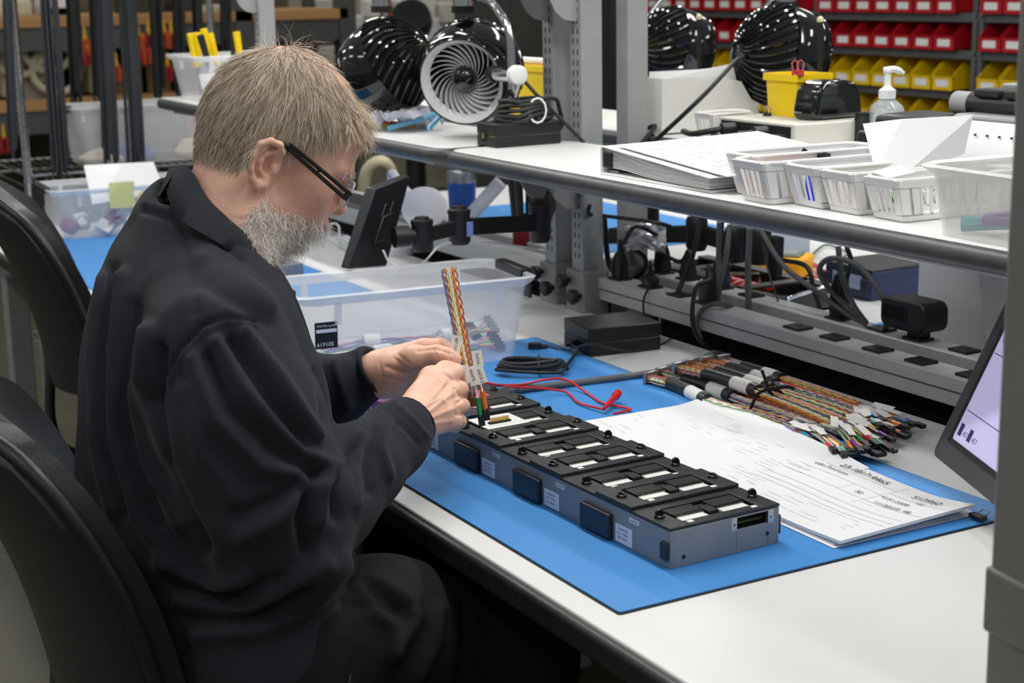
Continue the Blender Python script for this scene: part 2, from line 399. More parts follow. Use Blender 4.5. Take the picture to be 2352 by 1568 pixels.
# ------------------------------------------------------------------ the man
def skin_mat():
    m = mat('skin', (234, 184, 160), .46, var=(45, .10), bump=(260, .25, .0008), sss=.12, spec=.4); return m
SKIN = skin_mat()
FLEECE = mat('charcoal fleece', (46, 48, 54), 1.0, var=(14, .10), bump=(900, .55, .0009), sheen=.08, spec=.04)
TROUSER = mat('black twill trousers', (25, 26, 29), .8, var=(9, .15), bump=(1500, .3), spec=.2)
man = thing('person', 'man in a dark fleece jacket and glasses bent over the wiring', 'person', (-1.87, .62, 0))
# --- head frame
ha, hp = math.radians(16), math.radians(34)
hh = np.array([math.sin(ha), math.cos(ha), 0.0])
Hf = math.cos(hp)*hh-math.sin(hp)*np.array([0, 0, 1.]); Hu = math.sin(hp)*hh+math.cos(hp)*np.array([0, 0, 1.]); Hr = np.cross(Hf, Hu)
HC = np.array(at(652, 290, t=2.02)); AX = (Hf, Hr, Hu)
def mp(x, y, r=0.0):
    """pixel ray cut with the plane parallel to the head's middle plane, r to his right"""
    d = np.array(ray(x, y)); o = NC; c = HC+Hr*r
    return o+d*(((c-o) @ Hr)/(d @ Hr))
def loc(v): d = v-HC; return np.stack([d @ Hf, d @ Hr, d @ Hu], -1)
g = SDF(HC-np.array([.16, .19, .27]), HC+np.array([.16, .19, .17]), .0026)
g.ell(HC+Hu*.002-Hf*.004, (.097, .077, .096), AX, .02)
g.ell(mp(598, 300), (.064, .071, .072), AX, .025)              # occiput
g.ell(mp(764, 318), (.036, .058, .048), AX, .02)               # forehead
g.ell(mp(690, 402), (.050, .063, .066), AX, .02)               # mid-face
g.ell(mp(640, 478), (.047, .054, .042), AX, .022)              # jaw
for s in (-1, 1):
    g.cone(mp(598, 440, s*.055), mp(655, 520, s*.030), .016, .016, .022)  # jaw line
    g.ell(mp(722, 428, s*.046), (.020, .016, .016), AX, .02)   # cheekbone
    g.ell(mp(712, 470, s*.038), (.020, .018, .024), AX, .02)   # cheek
    g.cone(mp(794, 394, s*.014), mp(776, 388, s*.046), .010, .009, .012)  # brow
    g.ell(mp(779, 431, s*.033), (.012, .015, .0115), AX, .008, sub=True)  # eye socket
    g.ell(mp(755, 418, s*.033), (.0135, .0135, .0125), AX, .003)          # eyeball under lid
    g.cone(mp(777, 421, s*.024), mp(772, 424, s*.044), .003, .0025, .004) # upper lid
    g.cone(mp(768, 440, s*.022), mp(757, 440, s*.046), .004, .004, .006)  # lower lid
g.cone(mp(786, 404), mp(775, 452), .0085, .0105, .008)          # nose bridge
g.ell(mp(772, 472), (.0150, .0128, .0120), AX, .006)            # nose tip
for s in (-1, 1):
    g.ell(mp(752, 474, s*.013), (.0115, .0085, .0090), AX, .005)  # nostril wing
    g.ell(mp(757, 490, s*.0072), (.0065, .0042, .005), AX, .002, sub=True)
    g.cone(mp(741, 478, s*.022), mp(712, 518, s*.034), .0075, .007, .010)
g.ell(mp(722, 500), (.020, .028, .014), AX, .010)               # upper lip
g.cone(mp(714, 522, -.018), mp(714, 522, .018), .0062, .0062, .005)
g.cone(mp(700, 534, -.016), mp(700, 534, .016), .0068, .0068, .005)
g.ell(mp(662, 535), (.022, .026, .018), AX, .012)               # chin
for s in (-1, 1):                                              # ears
    def ep(x, y, o=0.0): return mp(x, y, s*(.079+o))
    g.ell(ep(612, 382, .001), (.017, .0055, .028), AX, .008)
    g.ell(ep(614, 384, .009), (.010, .010, .014), AX, .004, sub=True)
    hel = [ep(636, 366, .003), ep(649, 350, .007), ep(643, 333, .011), ep(622, 324, .013), ep(598, 331, .015), ep(581, 354, .016), ep(575, 385, .015), ep(579, 410, .012), ep(590, 426, .008), ep(603, 424, .005), ep(612, 408, .003)]
    g.chain(hel, [.0035, .0042, .0045, .0045, .0045, .0045, .0042, .0045, .0055, .0055, .004], .003)
    g.chain([ep(634, 350, .006), ep(612, 352, .009), ep(598, 370, .010), ep(596, 392, .009), ep(606, 405, .006)], [.003, .0033, .0033, .003, .003], .003)
    g.cone(ep(628, 384, .004), ep(627, 394, .004), .0045, .004, .004)
# neck
g.cone(mp(560, 380), np.array(at(500, 610, t=1.99)), .058, .066, .03)
g.cone(mp(585, 430, .034), np.array(at(560, 640, t=1.93)), .016, .016, .03)
g.cone(mp(585, 430, -.034), np.array(at(600, 640, t=2.06)), .016, .016, .03)
hv, hq = g.mesh(); hv = relax(hv, hq, 1, .4)
HN = vnormals(hv, hq)
# --- hands
def at3(x, y, t): return np.array(at(x, y, t=t))
def hand(defs, lo, hi, h=.0016):
    g = SDF(lo, hi, h)
    for kind, *a in defs:
        if kind == 'c': g.chain([at3(*p[:3]) for p in a[0]], [p[3] for p in a[0]], a[1])
        elif kind == 'e': g.ell(at3(*a[0]), a[1], a[2] if len(a) > 2 else None, .012)
    v, q = g.mesh(); return relax(v, q, 1, .35), q
RH = [('c', [(908, 1004, 1.992, .025), (950, 964, 2.03, .0265)], .012),
      ('c', [(950, 948, 2.035, .019), (1018, 872, 2.105, .0135), (1050, 853, 2.150, .0098), (1059, 882, 2.172, .0086), (1062, 905, 2.185, .0072)], .0042),
      ('c', [(958, 955, 2.03, .019), (1036, 900, 2.100, .0138), (1058, 893, 2.140, .0102), (1054, 912, 2.165, .009), (1044, 922, 2.175, .008)], .0042),
      ('c', [(962, 965, 2.03, .018), (1044, 934, 2.090, .0132), (1062, 932, 2.128, .0098), (1054, 950, 2.150, .0085), (1042, 955, 2.16, .0075)], .0042),
      ('c', [(960, 978, 2.03, .018), (1040, 966, 2.080, .0125), (1056, 968, 2.110, .0088), (1046, 980, 2.130, .0075), (1034, 980, 2.14, .0068)], .0042),
      ('c', [(945, 935, 2.06, .018), (990, 868, 2.120, .0145), (1022, 850, 2.150, .0112), (1048, 850, 2.178, .0088)], .010),
      ('c', [(975, 915, 2.075, .016), (1010, 950, 2.065, .015)], .014)]
LH = [('c', [(818, 868, 2.27, .030), (866, 852, 2.24, .0275)], .012),
      ('c', [(872, 838, 2.24, .022), (972, 800, 2.235, .0140), (1014, 791, 2.240, .0095), (1038, 802, 2.222, .0086), (1050, 822, 2.208, .0074)], .0042),
      ('c', [(880, 846, 2.245, .020), (985, 818, 2.262, .0135), (1024, 818, 2.268, .0098), (1042, 842, 2.250, .0088), (1040, 866, 2.234, .0076)], .0042),
      ('c', [(880, 860, 2.245, .020), (985, 840, 2.268, .0130), (1020, 846, 2.272, .0095), (1036, 870, 2.252, .0085), (1030, 890, 2.236, .0074)], .0042),
      ('c', [(880, 874, 2.245, .020), (975, 864, 2.268, .0120), (1006, 872, 2.270, .0086), (1018, 892, 2.250, .0076), (1008, 906, 2.24, .0068)], .0042),
      ('c', [(885, 858, 2.230, .021), (950, 822, 2.198, .0168), (1004, 813, 2.188, .0112), (1030, 820, 2.188, .0102), (1047, 827, 2.190, .0082)], .010),
      ('c', [(905, 850, 2.225, .025), (935, 850, 2.225, .020)], .014),
      ('c', [(885, 880, 2.238, .021), (930, 884, 2.245, .018)], .014)]
rv, rq = hand(RH, (-1.93, .76, .80), (-1.68, 1.04, .97))
lv, lq = hand(LH, (-2.09, .80, .80), (-1.84, 1.06, 1.0))
def crease(v, q, paths):
    n = vnormals(v, q); p, t = topx(v); f = sm_((-((v-NC)*n).sum(1))/t, .0, .3)
    for path, h, w in paths: v = v+n*(h*np.exp(-(seg_d(p, path)/w)**2)*f)[:, None]
    return v
def sm_(x, a, b): return np.clip((x-a)/(b-a), 0, 1)
rv = crease(rv, rq, [([(962, 950), (1020, 880)], .0016, 5), ([(968, 958), (1036, 905)], .0016, 5), ([(970, 968), (1042, 938)], .0014, 5), ([(966, 978), (1036, 966)], .0012, 5), ([(985, 930), (1008, 915), (1024, 925)], .0010, 3), ([(1020, 858), (1040, 872), (1046, 890)], -.0018, 4), ([(1046, 893), (1058, 912)], -.0020, 3.5), ([(1050, 925), (1064, 916)], -.0022, 3.5), ([(1048, 952), (1064, 952)], -.0022, 3.5), ([(990, 868), (1012, 862)], -.0012, 3), ([(945, 940), (960, 985)], -.0008, 4)])
lv = crease(lv, lq, [([(888, 842), (930, 858), (960, 848)], -.0016, 5), ([(884, 868), (925, 876), (960, 866)], -.0014, 5), ([(872, 832), (880, 880)], -.0007, 4), ([(996, 802), (1004, 822)], -.0007, 3), ([(1030, 812), (1034, 830)], -.0010, 2.5), ([(960, 806), (1000, 801), (1036, 812)], -.0016, 4), ([(1010, 782), (1014, 800)], -.0012, 3), ([(915, 815), (945, 838)], -.0009, 4), ([(905, 822), (935, 846)], -.0009, 4)])
# one body mesh: head and neck, hands and the forearms inside the sleeves
vs = np.concatenate([hv, rv, lv]); n1, n2 = len(hv), len(hv)+len(rv)
qs = np.concatenate([hq, rq+n1, lq+n2])
body = npmesh('body', vs, qs, SKIN, man)
# ------------------------------------------------------------------ hair and beard (strands)
def strand_mat(name, c1, c2, c3):
    m = bpy.data.materials.new(name); m.use_nodes = True; nt = m.node_tree; b = nt.nodes['Principled BSDF']
    ge = nt.nodes.new('ShaderNodeNewGeometry'); r = nt.nodes.new('ShaderNodeValToRGB'); e = r.color_ramp.elements
    e[0].color = tuple(lin(q) for q in c1)+(1,); e[1].color = tuple(lin(q) for q in c3)+(1,)
    k = e.new(.5); k.color = tuple(lin(q) for q in c2)+(1,)
    nt.links.new(ge.outputs['Random Per Island'], r.inputs['Fac']); nt.links.new(r.outputs['Color'], b.inputs['Base Color'])
    b.inputs['Roughness'].default_value = .45; b.inputs['Specular IOR Level'].default_value = .35; return m
def sample(mask_fn, n):
    tri = np.concatenate([hq[:, [0, 1, 2]], hq[:, [0, 2, 3]]]); a, b, c = hv[tri[:, 0]], hv[tri[:, 1]], hv[tri[:, 2]]
    cen = loc((a+b+c)/3); w = np.linalg.norm(np.cross(b-a, c-a), axis=1)*mask_fn(cen); w = w/w.sum()
    i = rng.choice(len(tri), n, p=w); u = rng.random((n, 2)); f = u.sum(1) > 1; u[f] = 1-u[f]
    p = a[i]+(b-a)[i]*u[:, :1]+(c-a)[i]*u[:, 1:]
    nn = HN[tri[i, 0]]; return p, nn/np.linalg.norm(nn, axis=1)[:, None]
def strands(name, p, n, dirs, length, width, lift, grav, mt, jit=.25, nseg=4, curl=0.0):
    k = len(p); d = dirs+rng.normal(size=(k, 3))*jit; d -= n*(d*n).sum(1)[:, None]; d /= np.linalg.norm(d, axis=1)[:, None]+1e-9
    L = length*(.6+.8*rng.random(k)); pts = [p.copy()]; cur = p.copy(); dd = d*(1-lift[:, None])+n*lift[:, None]
    cv = rng.normal(size=(k, 3))*curl
    for s in range(nseg):
        dd = dd+np.array(grav)*(.25)+cv/nseg-n*(lift*.30)[:, None]; dd /= np.linalg.norm(dd, axis=1)[:, None]
        cur = cur+dd*(L/nseg)[:, None]
        cr = loc(cur); pts.append(cur.copy())
    side = np.cross(d, n); side /= np.linalg.norm(side, axis=1)[:, None]+1e-9
    tw = rng.normal(size=k)*.6; side = side*np.cos(tw)[:, None]+n*np.sin(tw)[:, None]
    V_ = []; ws = [1, .95, .8, .55, .12][:nseg+1]
    for j, q in enumerate(pts):
        V_.append(q-side*(width*ws[j]/2)); V_.append(q+side*(width*ws[j]/2))
    V_ = np.stack(V_, 1); base = np.arange(k)[:, None]*(2*nseg+2)
    Q = np.concatenate([base+np.array([2*j, 2*j+1, 2*j+3, 2*j+2]) for j in range(nseg)], 0)
    return npmesh(name, V_.reshape(-1, 3), Q, mt, man, kind='stuff')
hairline = [(-.2, -.012), (-.075, -.030), (-.052, -.056)]
EARF, EARU = loc(mp(612, 382))[0], loc(mp(612, 382))[2]
def sm(x, a, b): return np.clip((x-a)/(b-a), 0, 1)
H1, H2, H3, H4, H5 = (loc(mp(*q)) for q in ((440, 372), (560, 402), (565, 312), (655, 315), (700, 332)))
H6, H7 = loc(mp(768, 300)), loc(mp(822, 248))
def hair_mask(c):
    f, r, u = c[:, 0], c[:, 1], c[:, 2]; h5, h3 = H5[2]+.006, H3[2]+.012
    low = np.interp(f, [H1[0]-.02, H1[0], H2[0], H2[0]+.006, H3[0]+.012, H4[0], H4[0]+.004, H5[0], H6[0], H7[0]], [H1[2]+.02, H1[2]+.012, H2[2]+.012, H3[2]-.01, h3+.006, h3+.008, h5, h5+.004, H6[2]+.012, H7[2]+.02])
    m = (u > low)
    bald = np.exp(-(((f-.022)/.078)**2+((u-.1)/.046)**2+(r/.066)**2))
    ear = (np.abs(r) > .070) & (f-EARF > -.034) & (f-EARF < .030) & (np.abs(u-EARU) < .046)
    return m*(1-.96*bald)*(~ear)
def hair_dirs(p, n):
    wh = HC+Hu*.085-Hf*.055; a = p-wh; a /= np.linalg.norm(a, axis=1)[:, None]
    c = loc(p); down = -Hu[None]*sm(.09-c[:, 2], 0, .08)[:, None]
    fr = Hf[None]*(.5*sm(c[:, 0], -.02, .06)*sm(c[:, 2], .0, .05))[:, None]
    bk = -Hf[None]*(.25*sm(-c[:, 0], .0, .06))[:, None]
    return a*.9+down*.9+fr+bk*.2
HAIR = strand_mat('grey blond hair', (132, 116, 98), (190, 172, 148), (238, 228, 212))
p, n = sample(hair_mask, 25000); c = loc(p)
L = np.where(c[:, 2] > .07, .022, .025)*np.where(c[:, 2] < -.03, .7, 1)*np.where(c[:, 2] < -.06, .7, 1)
strands('hair', p, n, hair_dirs(p, n), L,   .00062, .10+.20*rng.random(len(p))*(1-.5*sm(c[:, 2], .05, .09)), -Hu*.20, HAIR, jit=.22, curl=.15)
def tuft_mask(c): return np.exp(-(((c[:, 0]+.045)/.03)**2+((c[:, 2]-.09)/.03)**2))*(c[:, 2] > 0)
p, n = sample(tuft_mask, 160)
strands('stray_hair', p, n, hair_dirs(p, n), np.full(len(p), .030), .0005, .65+.2*rng.random(len(p)), -Hu*.05, HAIR, jit=.5, curl=.5)
def fringe_mask(c): return ((c[:, 0] > .055) & (c[:, 0] < .095) & (c[:, 2] > .035) & (c[:, 2] < .075)).astype(float)
p, n = sample(fringe_mask, 1300)
strands('fringe_hair', p, n, np.tile(Hf*.4-Hu, (len(p), 1)), np.full(len(p), .026), .0007, .35+.35*rng.random(len(p)), -Hu*.25, strand_mat('pale fringe hair', (150, 128, 100), (200, 180, 150), (232, 218, 196)), jit=.3, curl=.3)
BEARD = strand_mat('grey white beard', (196, 184, 174), (232, 226, 220), (253, 251, 248))
A1 = loc(mp(606, 432)); A2 = loc(mp(650, 462)); A3 = loc(mp(692, 492)); A4 = loc(mp(738, 486)); A5 = loc(mp(735, 505))
def beard_mask(c):
    f, r, u = c[:, 0], c[:, 1], c[:, 2]
    xs = [A1[0]-.02, A1[0], A2[0], A3[0], A4[0]-.01]; ys = [A1[2]-.02, A1[2], A2[2], A3[2]+.004, A4[2]-.004]
    top = np.interp(f, xs, ys)
    m = (u < top) & (f > A1[0]-.012) & (u > -.2)
    lips = (np.abs(r) < .020) & (f > .055) & (u < A5[2]-.012) & (u > A5[2]-.033)
    nostril = (f > A4[0]-.004) & (u > A4[2]-.006)
    low = u > (-.150-.35*(f-.02))
    return (m & low & ~lips & ~nostril)*(.25+.75*sm(top-u, 0, .022))
p, n = sample(beard_mask, 8500)
strands('beard', p, n, np.tile(-Hu*.9+Hf*.15, (len(p), 1)), np.full(len(p), .023), .0006, .30+.45*rng.random(len(p)), -Hu*.2-np.array([0, 0, .15]), BEARD, jit=.45, curl=.7)
def brow_mask(c):
    b = loc(mp(795, 394)); return ((np.abs(c[:, 0]-b[0]) < .02) & (np.abs(c[:, 2]-b[2]) < .006) & (np.abs(c[:, 1]) > .012) & (np.abs(c[:, 1]) < .05)).astype(float)
p, n = sample(brow_mask, 260)
strands('eyebrow', p, n, np.tile(-Hu*.2+Hf*.3, (len(p), 1))+np.sign(loc(p)[:, 1:2])*Hr*.8, np.full(len(p), .012), .0006, np.full(len(p), .4), -Hu*.1, BEARD, jit=.3)
# ------------------------------------------------------------------ jacket
BR, BF = np.array([1., 0, 0]), np.array([0, 1., 0])
def tors(x, y, t, w, d, h, lean=.35):
    up = np.array([0, math.sin(lean), math.cos(lean)]); fw = np.array([0, math.cos(lean), -math.sin(lean)])
    j.ell(at3(x, y, t), (w, d, h), (BR, fw, up), .06)
j = SDF((-2.33, .36, .52), (-1.42, 1.10, 1.26), .0052)
tors(468, 622, 2.0, .140, .080, .055, .6); tors(440, 715, 1.995, .185, .106, .085, .5); tors(448, 835, 1.995, .200, .130, .115, .25)
tors(468, 1000, 1.99, .200, .146, .14, .05); tors(482, 1180, 1.98, .200, .150, .14, -.15); tors(538, 1340, 1.96, .195, .134, .105, -.25); tors(540, 1440, 1.95, .195, .128, .09, -.1)
j.ell(at3(412, 590, 2.0), (.115, .050, .050), None, .05); j.ell(at3(408, 530, 2.0), (.095, .034, .042), None, .04); j.ell(at3(402, 492, 1.995), (.085, .032, .034), None, .03); j.ell(at3(408, 455, 2.01), (.070, .024, .030), None, .02)
# right arm
CUFFS = []
j.chain([at3(455, 735, 1.88), at3(498, 815, 1.82), at3(556, 980, 1.79), at3(618, 1150, 1.79), at3(650, 1232, 1.80)], [.062, .080, .086, .080, .068], .04)
j.chain([at3(650, 1232, 1.80), at3(745, 1150, 1.87), at3(835, 1070, 1.93), at3(900, 1012, 1.985), at3(955, 957, 2.034)], [.066, .056, .046, .040, .0355], .03)
j.cone(at3(525, 765, 1.93), at3(612, 905, 1.95), .042, .055, .05)
# left arm
j.chain([at3(500, 740, 2.13), at3(600, 880, 2.24), at3(660, 960, 2.29)], [.075, .075, .062], .04)
j.chain([at3(660, 960, 2.29), at3(760, 905, 2.275), at3(885, 839, 2.237)], [.060, .048, .0365], .03)
# open cuffs
for c0, c1, R in ((at3(900, 1012, 1.985), at3(942, 970, 2.022), .0355), (at3(760, 905, 2.275), at3(862, 851, 2.243), .0365)):
    u_ = (c1-c0)/np.linalg.norm(c1-c0); j.cut(c1, u_, .055); j.cone(c1-u_*.010, c1+u_*.03, R-.0085, R-.0065, .002, sub=True); CUFFS.append((c1, u_, R))
# neck opening
j.cone(at3(505, 590, 1.99), at3(520, 440, 2.0), .075, .085, .01, sub=True)
jv, jq = j.mesh(); jv = relax(jv, jq, 2, .5); jn = vnormals(jv, jq)
pp, tt = topx(jv); facing = ((jv-NC)*jn).sum(1) < 0
def fold(path, h, w, tmax=9):
    """raise (h>0) or sink (h<0) the cloth along a line, metres and pixels"""
    global jv
    d = seg_d(pp, path); k = np.exp(-(d/w)**2)*(tt < tmax)*sm(-((jv-NC)*jn).sum(1)/tt, -.05, .25)
    jv = jv+jn*(h*k)[:, None]
nz = np.array([mnoise.noise(Vector(q*9.0))*.004+mnoise.noise(Vector((q[0]*30, q[1]*30, q[2]*14)))*.0016 for q in jv]); jv = jv+jn*nz[:, None]
F_ = [([(240, 640), (215, 820), (225, 1010), (262, 1170)], .007, 16), ([(285, 640), (262, 800), (268, 1000), (320, 1180), (400, 1290)], .008, 18), ([(335, 760), (318, 900), (345, 1060), (420, 1200)], .008, 18),
      ([(262, 620), (238, 820), (246, 1010), (290, 1180)], -.007, 12), ([(312, 700), (290, 850), (300, 1020), (370, 1200)], -.007, 12), ([(365, 800), (352, 920), (380, 1080), (470, 1260)], -.012, 14),
      ([(590, 735), (520, 728), (462, 748), (415, 800), (375, 870), (345, 925)], -.006, 7), ([(590, 747), (522, 740), (470, 758), (425, 808), (388, 875)], .004, 6),
      ([(420, 505), (432, 600), (448, 720)], -.003, 6), ([(500, 790), (560, 900), (660, 1010), (738, 1072)], .010, 20), ([(560, 770), (640, 880), (720, 1000)], .010, 18), ([(530, 780), (610, 900), (700, 1020)], -.010, 15),
      ([(450, 830), (500, 960), (600, 1070), (720, 1100)], .010, 24), ([(480, 820), (530, 940), (640, 1040), (730, 1090)], -.009, 15), ([(430, 900), (470, 1040), (560, 1160)], .006, 24),
      ([(735, 1075), (700, 1130), (690, 1200), (700, 1260)], -.012, 13), ([(770, 1060), (735, 1120), (728, 1200)], .009, 14), ([(800, 1040), (770, 1120), (775, 1190)], -.009, 11), ([(830, 1010), (800, 1090), (810, 1160)], .007, 13), ([(860, 990), (838, 1060), (850, 1130)], -.006, 11),
      ([(890, 960), (872, 1030), (890, 1090)], .005, 11), ([(560, 1230), (640, 1190), (700, 1120)], .008, 20), ([(540, 1180), (630, 1150), (700, 1090)], -.006, 16),
      ([(885, 945), (935, 985), (965, 1020)], -.003, 5), ([(905, 925), (950, 965), (985, 1003)], .003, 5), ([(730, 850), (740, 910), (750, 960)], -.006, 12), ([(770, 835), (790, 900), (800, 940)], .006, 13), ([(810, 815), (830, 880), (835, 920)], -.006, 12), ([(840, 805), (860, 860), (880, 905)], .0035, 6),
      ([(330, 480), (420, 510), (500, 548), (560, 592)], -.005, 8), ([(470, 600), (560, 640), (620, 700)], .006, 22), ([(455, 640), (540, 690), (620, 740)], -.005, 18), ([(380, 1290), (480, 1340), (560, 1330)], .010, 20), ([(420, 1380), (520, 1400), (640, 1360), (740, 1290)], .010, 22), ([(420, 1350), (520, 1368), (640, 1330)], -.008, 16), ([(460, 1460), (600, 1450), (720, 1380), (790, 1290)], .010, 22), ([(440, 1420), (560, 1425), (690, 1350)], -.008, 14)]
for a_, h_, w_ in F_: fold(a_, h_*1.45, w_)
jacket = npmesh('jacket', jv, jq, FLEECE, man)
for c1, u_, R in CUFFS:
    B().tube([Vector(c1)+(Vector(u_).orthogonal().normalized()*math.cos(q)+Vector(u_).cross(Vector(u_).orthogonal().normalized())*math.sin(q))*(R-.002) for q in (i*math.pi/12 for i in range(24))], .0032, 8, closed=True).ob('cuff', FLEECE, man, smooth=80)
# collar: band around the neck, folded outwards
near_top = [(416, 386), (440, 398), (478, 462), (525, 508), (566, 546), (600, 585), (630, 648), (662, 712)]
near_low = [(385, 428), (396, 476), (425, 520), (475, 552), (522, 582), (556, 615), (590, 668), (640, 742)]
td = [2.0, 1.955, 1.925, 1.925, 1.935, 1.96, 1.99, 2.0]; tdl = [2.0, 1.93, 1.89, 1.885, 1.895, 1.92, 1.965, 1.99]
cx0 = HC[0]+.015
def mir(v): return np.array([2*cx0-v[0]-.0, v[1]+.0, v[2]])
topn = [at3(x, y, t) for (x, y), t in zip(near_top, td)]; lown = [at3(x, y, t) for (x, y), t in zip(near_low, tdl)]
topf = [mir(v) for v in topn[1:]][::-1]; lowf = [mir(v) for v in lown[1:]][::-1]
TT = spl(topf+topn, 5); LL = spl(lowf+lown, 5); rings = []
for a, b in zip(TT, LL):
    o = (b-a); nrm = Vector((a.x-cx0, a.y-.64, .06)).normalized()
    inn = a-nrm*.012+Vector((0, 0, -.035))
    rings.append([inn, a-nrm*.004, a+Vector((0, 0, .004)), a+nrm*.005, a+o*.5+nrm*.014, b+nrm*.008, b-nrm*.004, a+o*.5-nrm*.001])
B().loft(rings).ob('collar', FLEECE, man, smooth=80)
# ------------------------------------------------------------------ trousers
k = SDF((-2.25, .38, .40), (-1.45, 1.42, .86), .0075)
k.ell(at3(575, 1500, 1.93)+np.array([-.02, .0, -.03]), (.19, .15, .11), None, .05)
for dx, tk in ((0, 0), (-.27, .02)):
    o = np.array([dx, tk, 0])
    k.chain([at3(640, 1490, 1.88)+o, at3(880, 1470, 1.98)+o, at3(1180, 1500, 2.1)+o], [.105, .098, .082], .04)
    k.cone(at3(1180, 1500, 2.1)+o, at3(1180, 1500, 2.1)+o+np.array([0, .02, -.3]), .08, .07, .03)
kv, kq = k.mesh(); kv = relax(kv, kq, 2, .5); kn = vnormals(kv, kq); pp, tt = topx(kv)
for path, h, w in (([(810, 1340), (850, 1400), (900, 1440), (905, 1500)], .010, 14), ([(840, 1330), (890, 1380), (930, 1410)], -.009, 12), ([(870, 1340), (930, 1370), (960, 1420), (900, 1510)], .010, 14), ([(1010, 1400), (1000, 1480), (960, 1560)], .008, 16), ([(1070, 1390), (1075, 1470), (1060, 1560)], -.008, 12), ([(785, 1390), (780, 1480), (760, 1568)], -.004, 6), ([(822, 1430), (816, 1500), (800, 1568)], -.005, 5), ([(785, 1388), (860, 1400), (960, 1392)], -.004, 5)):
    d = seg_d(pp, path); kv = kv+kn*(h*np.exp(-(d/w)**2)*(((kv-NC)*kn).sum(1) < 0))[:, None]
npmesh('trousers', kv, kq, TROUSER, man)
for dx, lb in ((0, 0), (-.27, 0)):
    f0 = at3(1180, 1500, 2.1)+np.array([dx, .03, 0])
    B().tube([(f0[0], f0[1], f0[2]-.27), (f0[0], f0[1]+.01, .3), (f0[0], f0[1]-.01, .12)], [.075, .07, .065], 14).ob('trouser_leg', TROUSER, man)
    b = B(); b.loft([[(f0[0]+q*math.cos(a)*.048, f0[1]+.05+q*math.sin(a)*.14, z) for a in (i*math.pi/8 for i in range(16))] for z, q in ((.0, 1), (.03, 1.02), (.07, .85), (.11, .5))]); b.ob('shoe', BLACKM, man)
B().tube(spl([at3(818, 1425, 1.86), at3(815, 1490, 1.84), at3(800, 1568, 1.82)], 5), .0022, 6).ob('pocket_zip', BLACKP, man)
# ------------------------------------------------------------------ lanyard and badge clip
ly = thing('lanyard', 'black lanyard hanging from the man\'s neck with metal clip', 'lanyard', at(735, 1030, t=2.08))
b = B(); path = [at(606, 588, t=1.97), at(656, 668, t=1.97), at(697, 775, t=1.98), at(726, 890, t=2.0), at(739, 985, t=2.03)]
pth = spl(path, 6); b.loft([[q+Vector((-.006, .010, 0)), q+Vector((.006, -.004, 0)), q+Vector((.0075, -.003, 0)), q+Vector((-.0045, .011, 0))] for q in pth]); b.ob('strap', mat('black lanyard ribbon', (14, 14, 17), .7), ly)
b = B(); c = at(735, 1005, t=2.08)
b.tube([c+V(0, 0, .016), c, c+V(0, .004, -.014)], .0025, 8); b.tube(spl([c+V(0, .006*math.sin(a), -.018+.008*math.cos(a)) for a in (0, 1.2, 2.5, 3.8, 5)], 4), .0016, 6); b.ob('clip', SILVER, ly)
c = at(738, 1050, t=2.08); B().cbox(c, .003, .014, .022).ob('badge', WHITEP, ly)
# ------------------------------------------------------------------ glasses
gl = thing('glasses', 'rimless glasses with slotted black temple on the man\'s nose', 'glasses', mp(790, 440))
GLASS = mat('spectacle lens', (222, 222, 235), .06, clear=.72, coat=.5)
for s in (1, -1):
    c = mp(796, 442, s*.036); lensx = Hr*s; ny = Hf*.93+Hu*.10; ny /= np.linalg.norm(ny); up = np.cross(ny, Hr); up /= np.linalg.norm(up)
    if up @ Hu < 0: up = -up
    pts = rnd(-.027, .027, -.018, .016, .009, 4)
    Mx = Matrix((Vector(lensx), Vector(up), Vector(ny))).transposed().to_4x4(); Mx.translation = Vector(c)
    B().prism(pts, Mx, .002).ob('lens', GLASS, gl); B().tube([Mx @ Vector((x, y, .001)) for x, y in pts], .0011, 5, closed=True).ob('lens_edge_highlight', mat('lens edge highlight', (216, 214, 232), .15, clear=.25), gl)  # pale tube outlines the lens edge, its highlight put into the colour
    h0 = mp(797, 449, s*.069); h1 = mp(664, 336, s*.087); h2 = mp(644, 330, s*.088)
    tv = Vector(h1-h0); up2 = Vector(np.cross(Hr, (h1-h0)/np.linalg.norm(h1-h0)))
    for o in (.0044, -.0044):
        B().tube([Vector(h0)+up2*o, Vector(h1)+up2*o*.6], .0026, 6).ob('temple_bar', BLACKM, gl)
    B().tube([Vector(h0)*.5+Vector(h1)*.5+up2*.0042, Vector(h0)*.5+Vector(h1)*.5-up2*.0042], .0017, 6).ob('temple_bridge', BLACKM, gl)
    b = B(); b.tube([Vector(h1), Vector(h2), Vector(mp(622, 330, s*.084))], [.0035, .0032, .0025], 8); b.ob('temple_tip', BLACKM, gl)
    b = B(); b.tube([Vector(h0)+up2*.0065, Vector(h0)-up2*.0065], .0042, 6); b.tube([Vector(h0), Vector(c+lensx*.024+ny*.001)], .0022, 6); b.ob('hinge', BLACKM, gl)
B().tube(spl([Vector(mp(798, 428, -.010)), Vector(mp(803, 424, 0)), Vector(mp(798, 428, .010))], 4), .0013, 6).ob('nose_bridge', SILVER, gl)
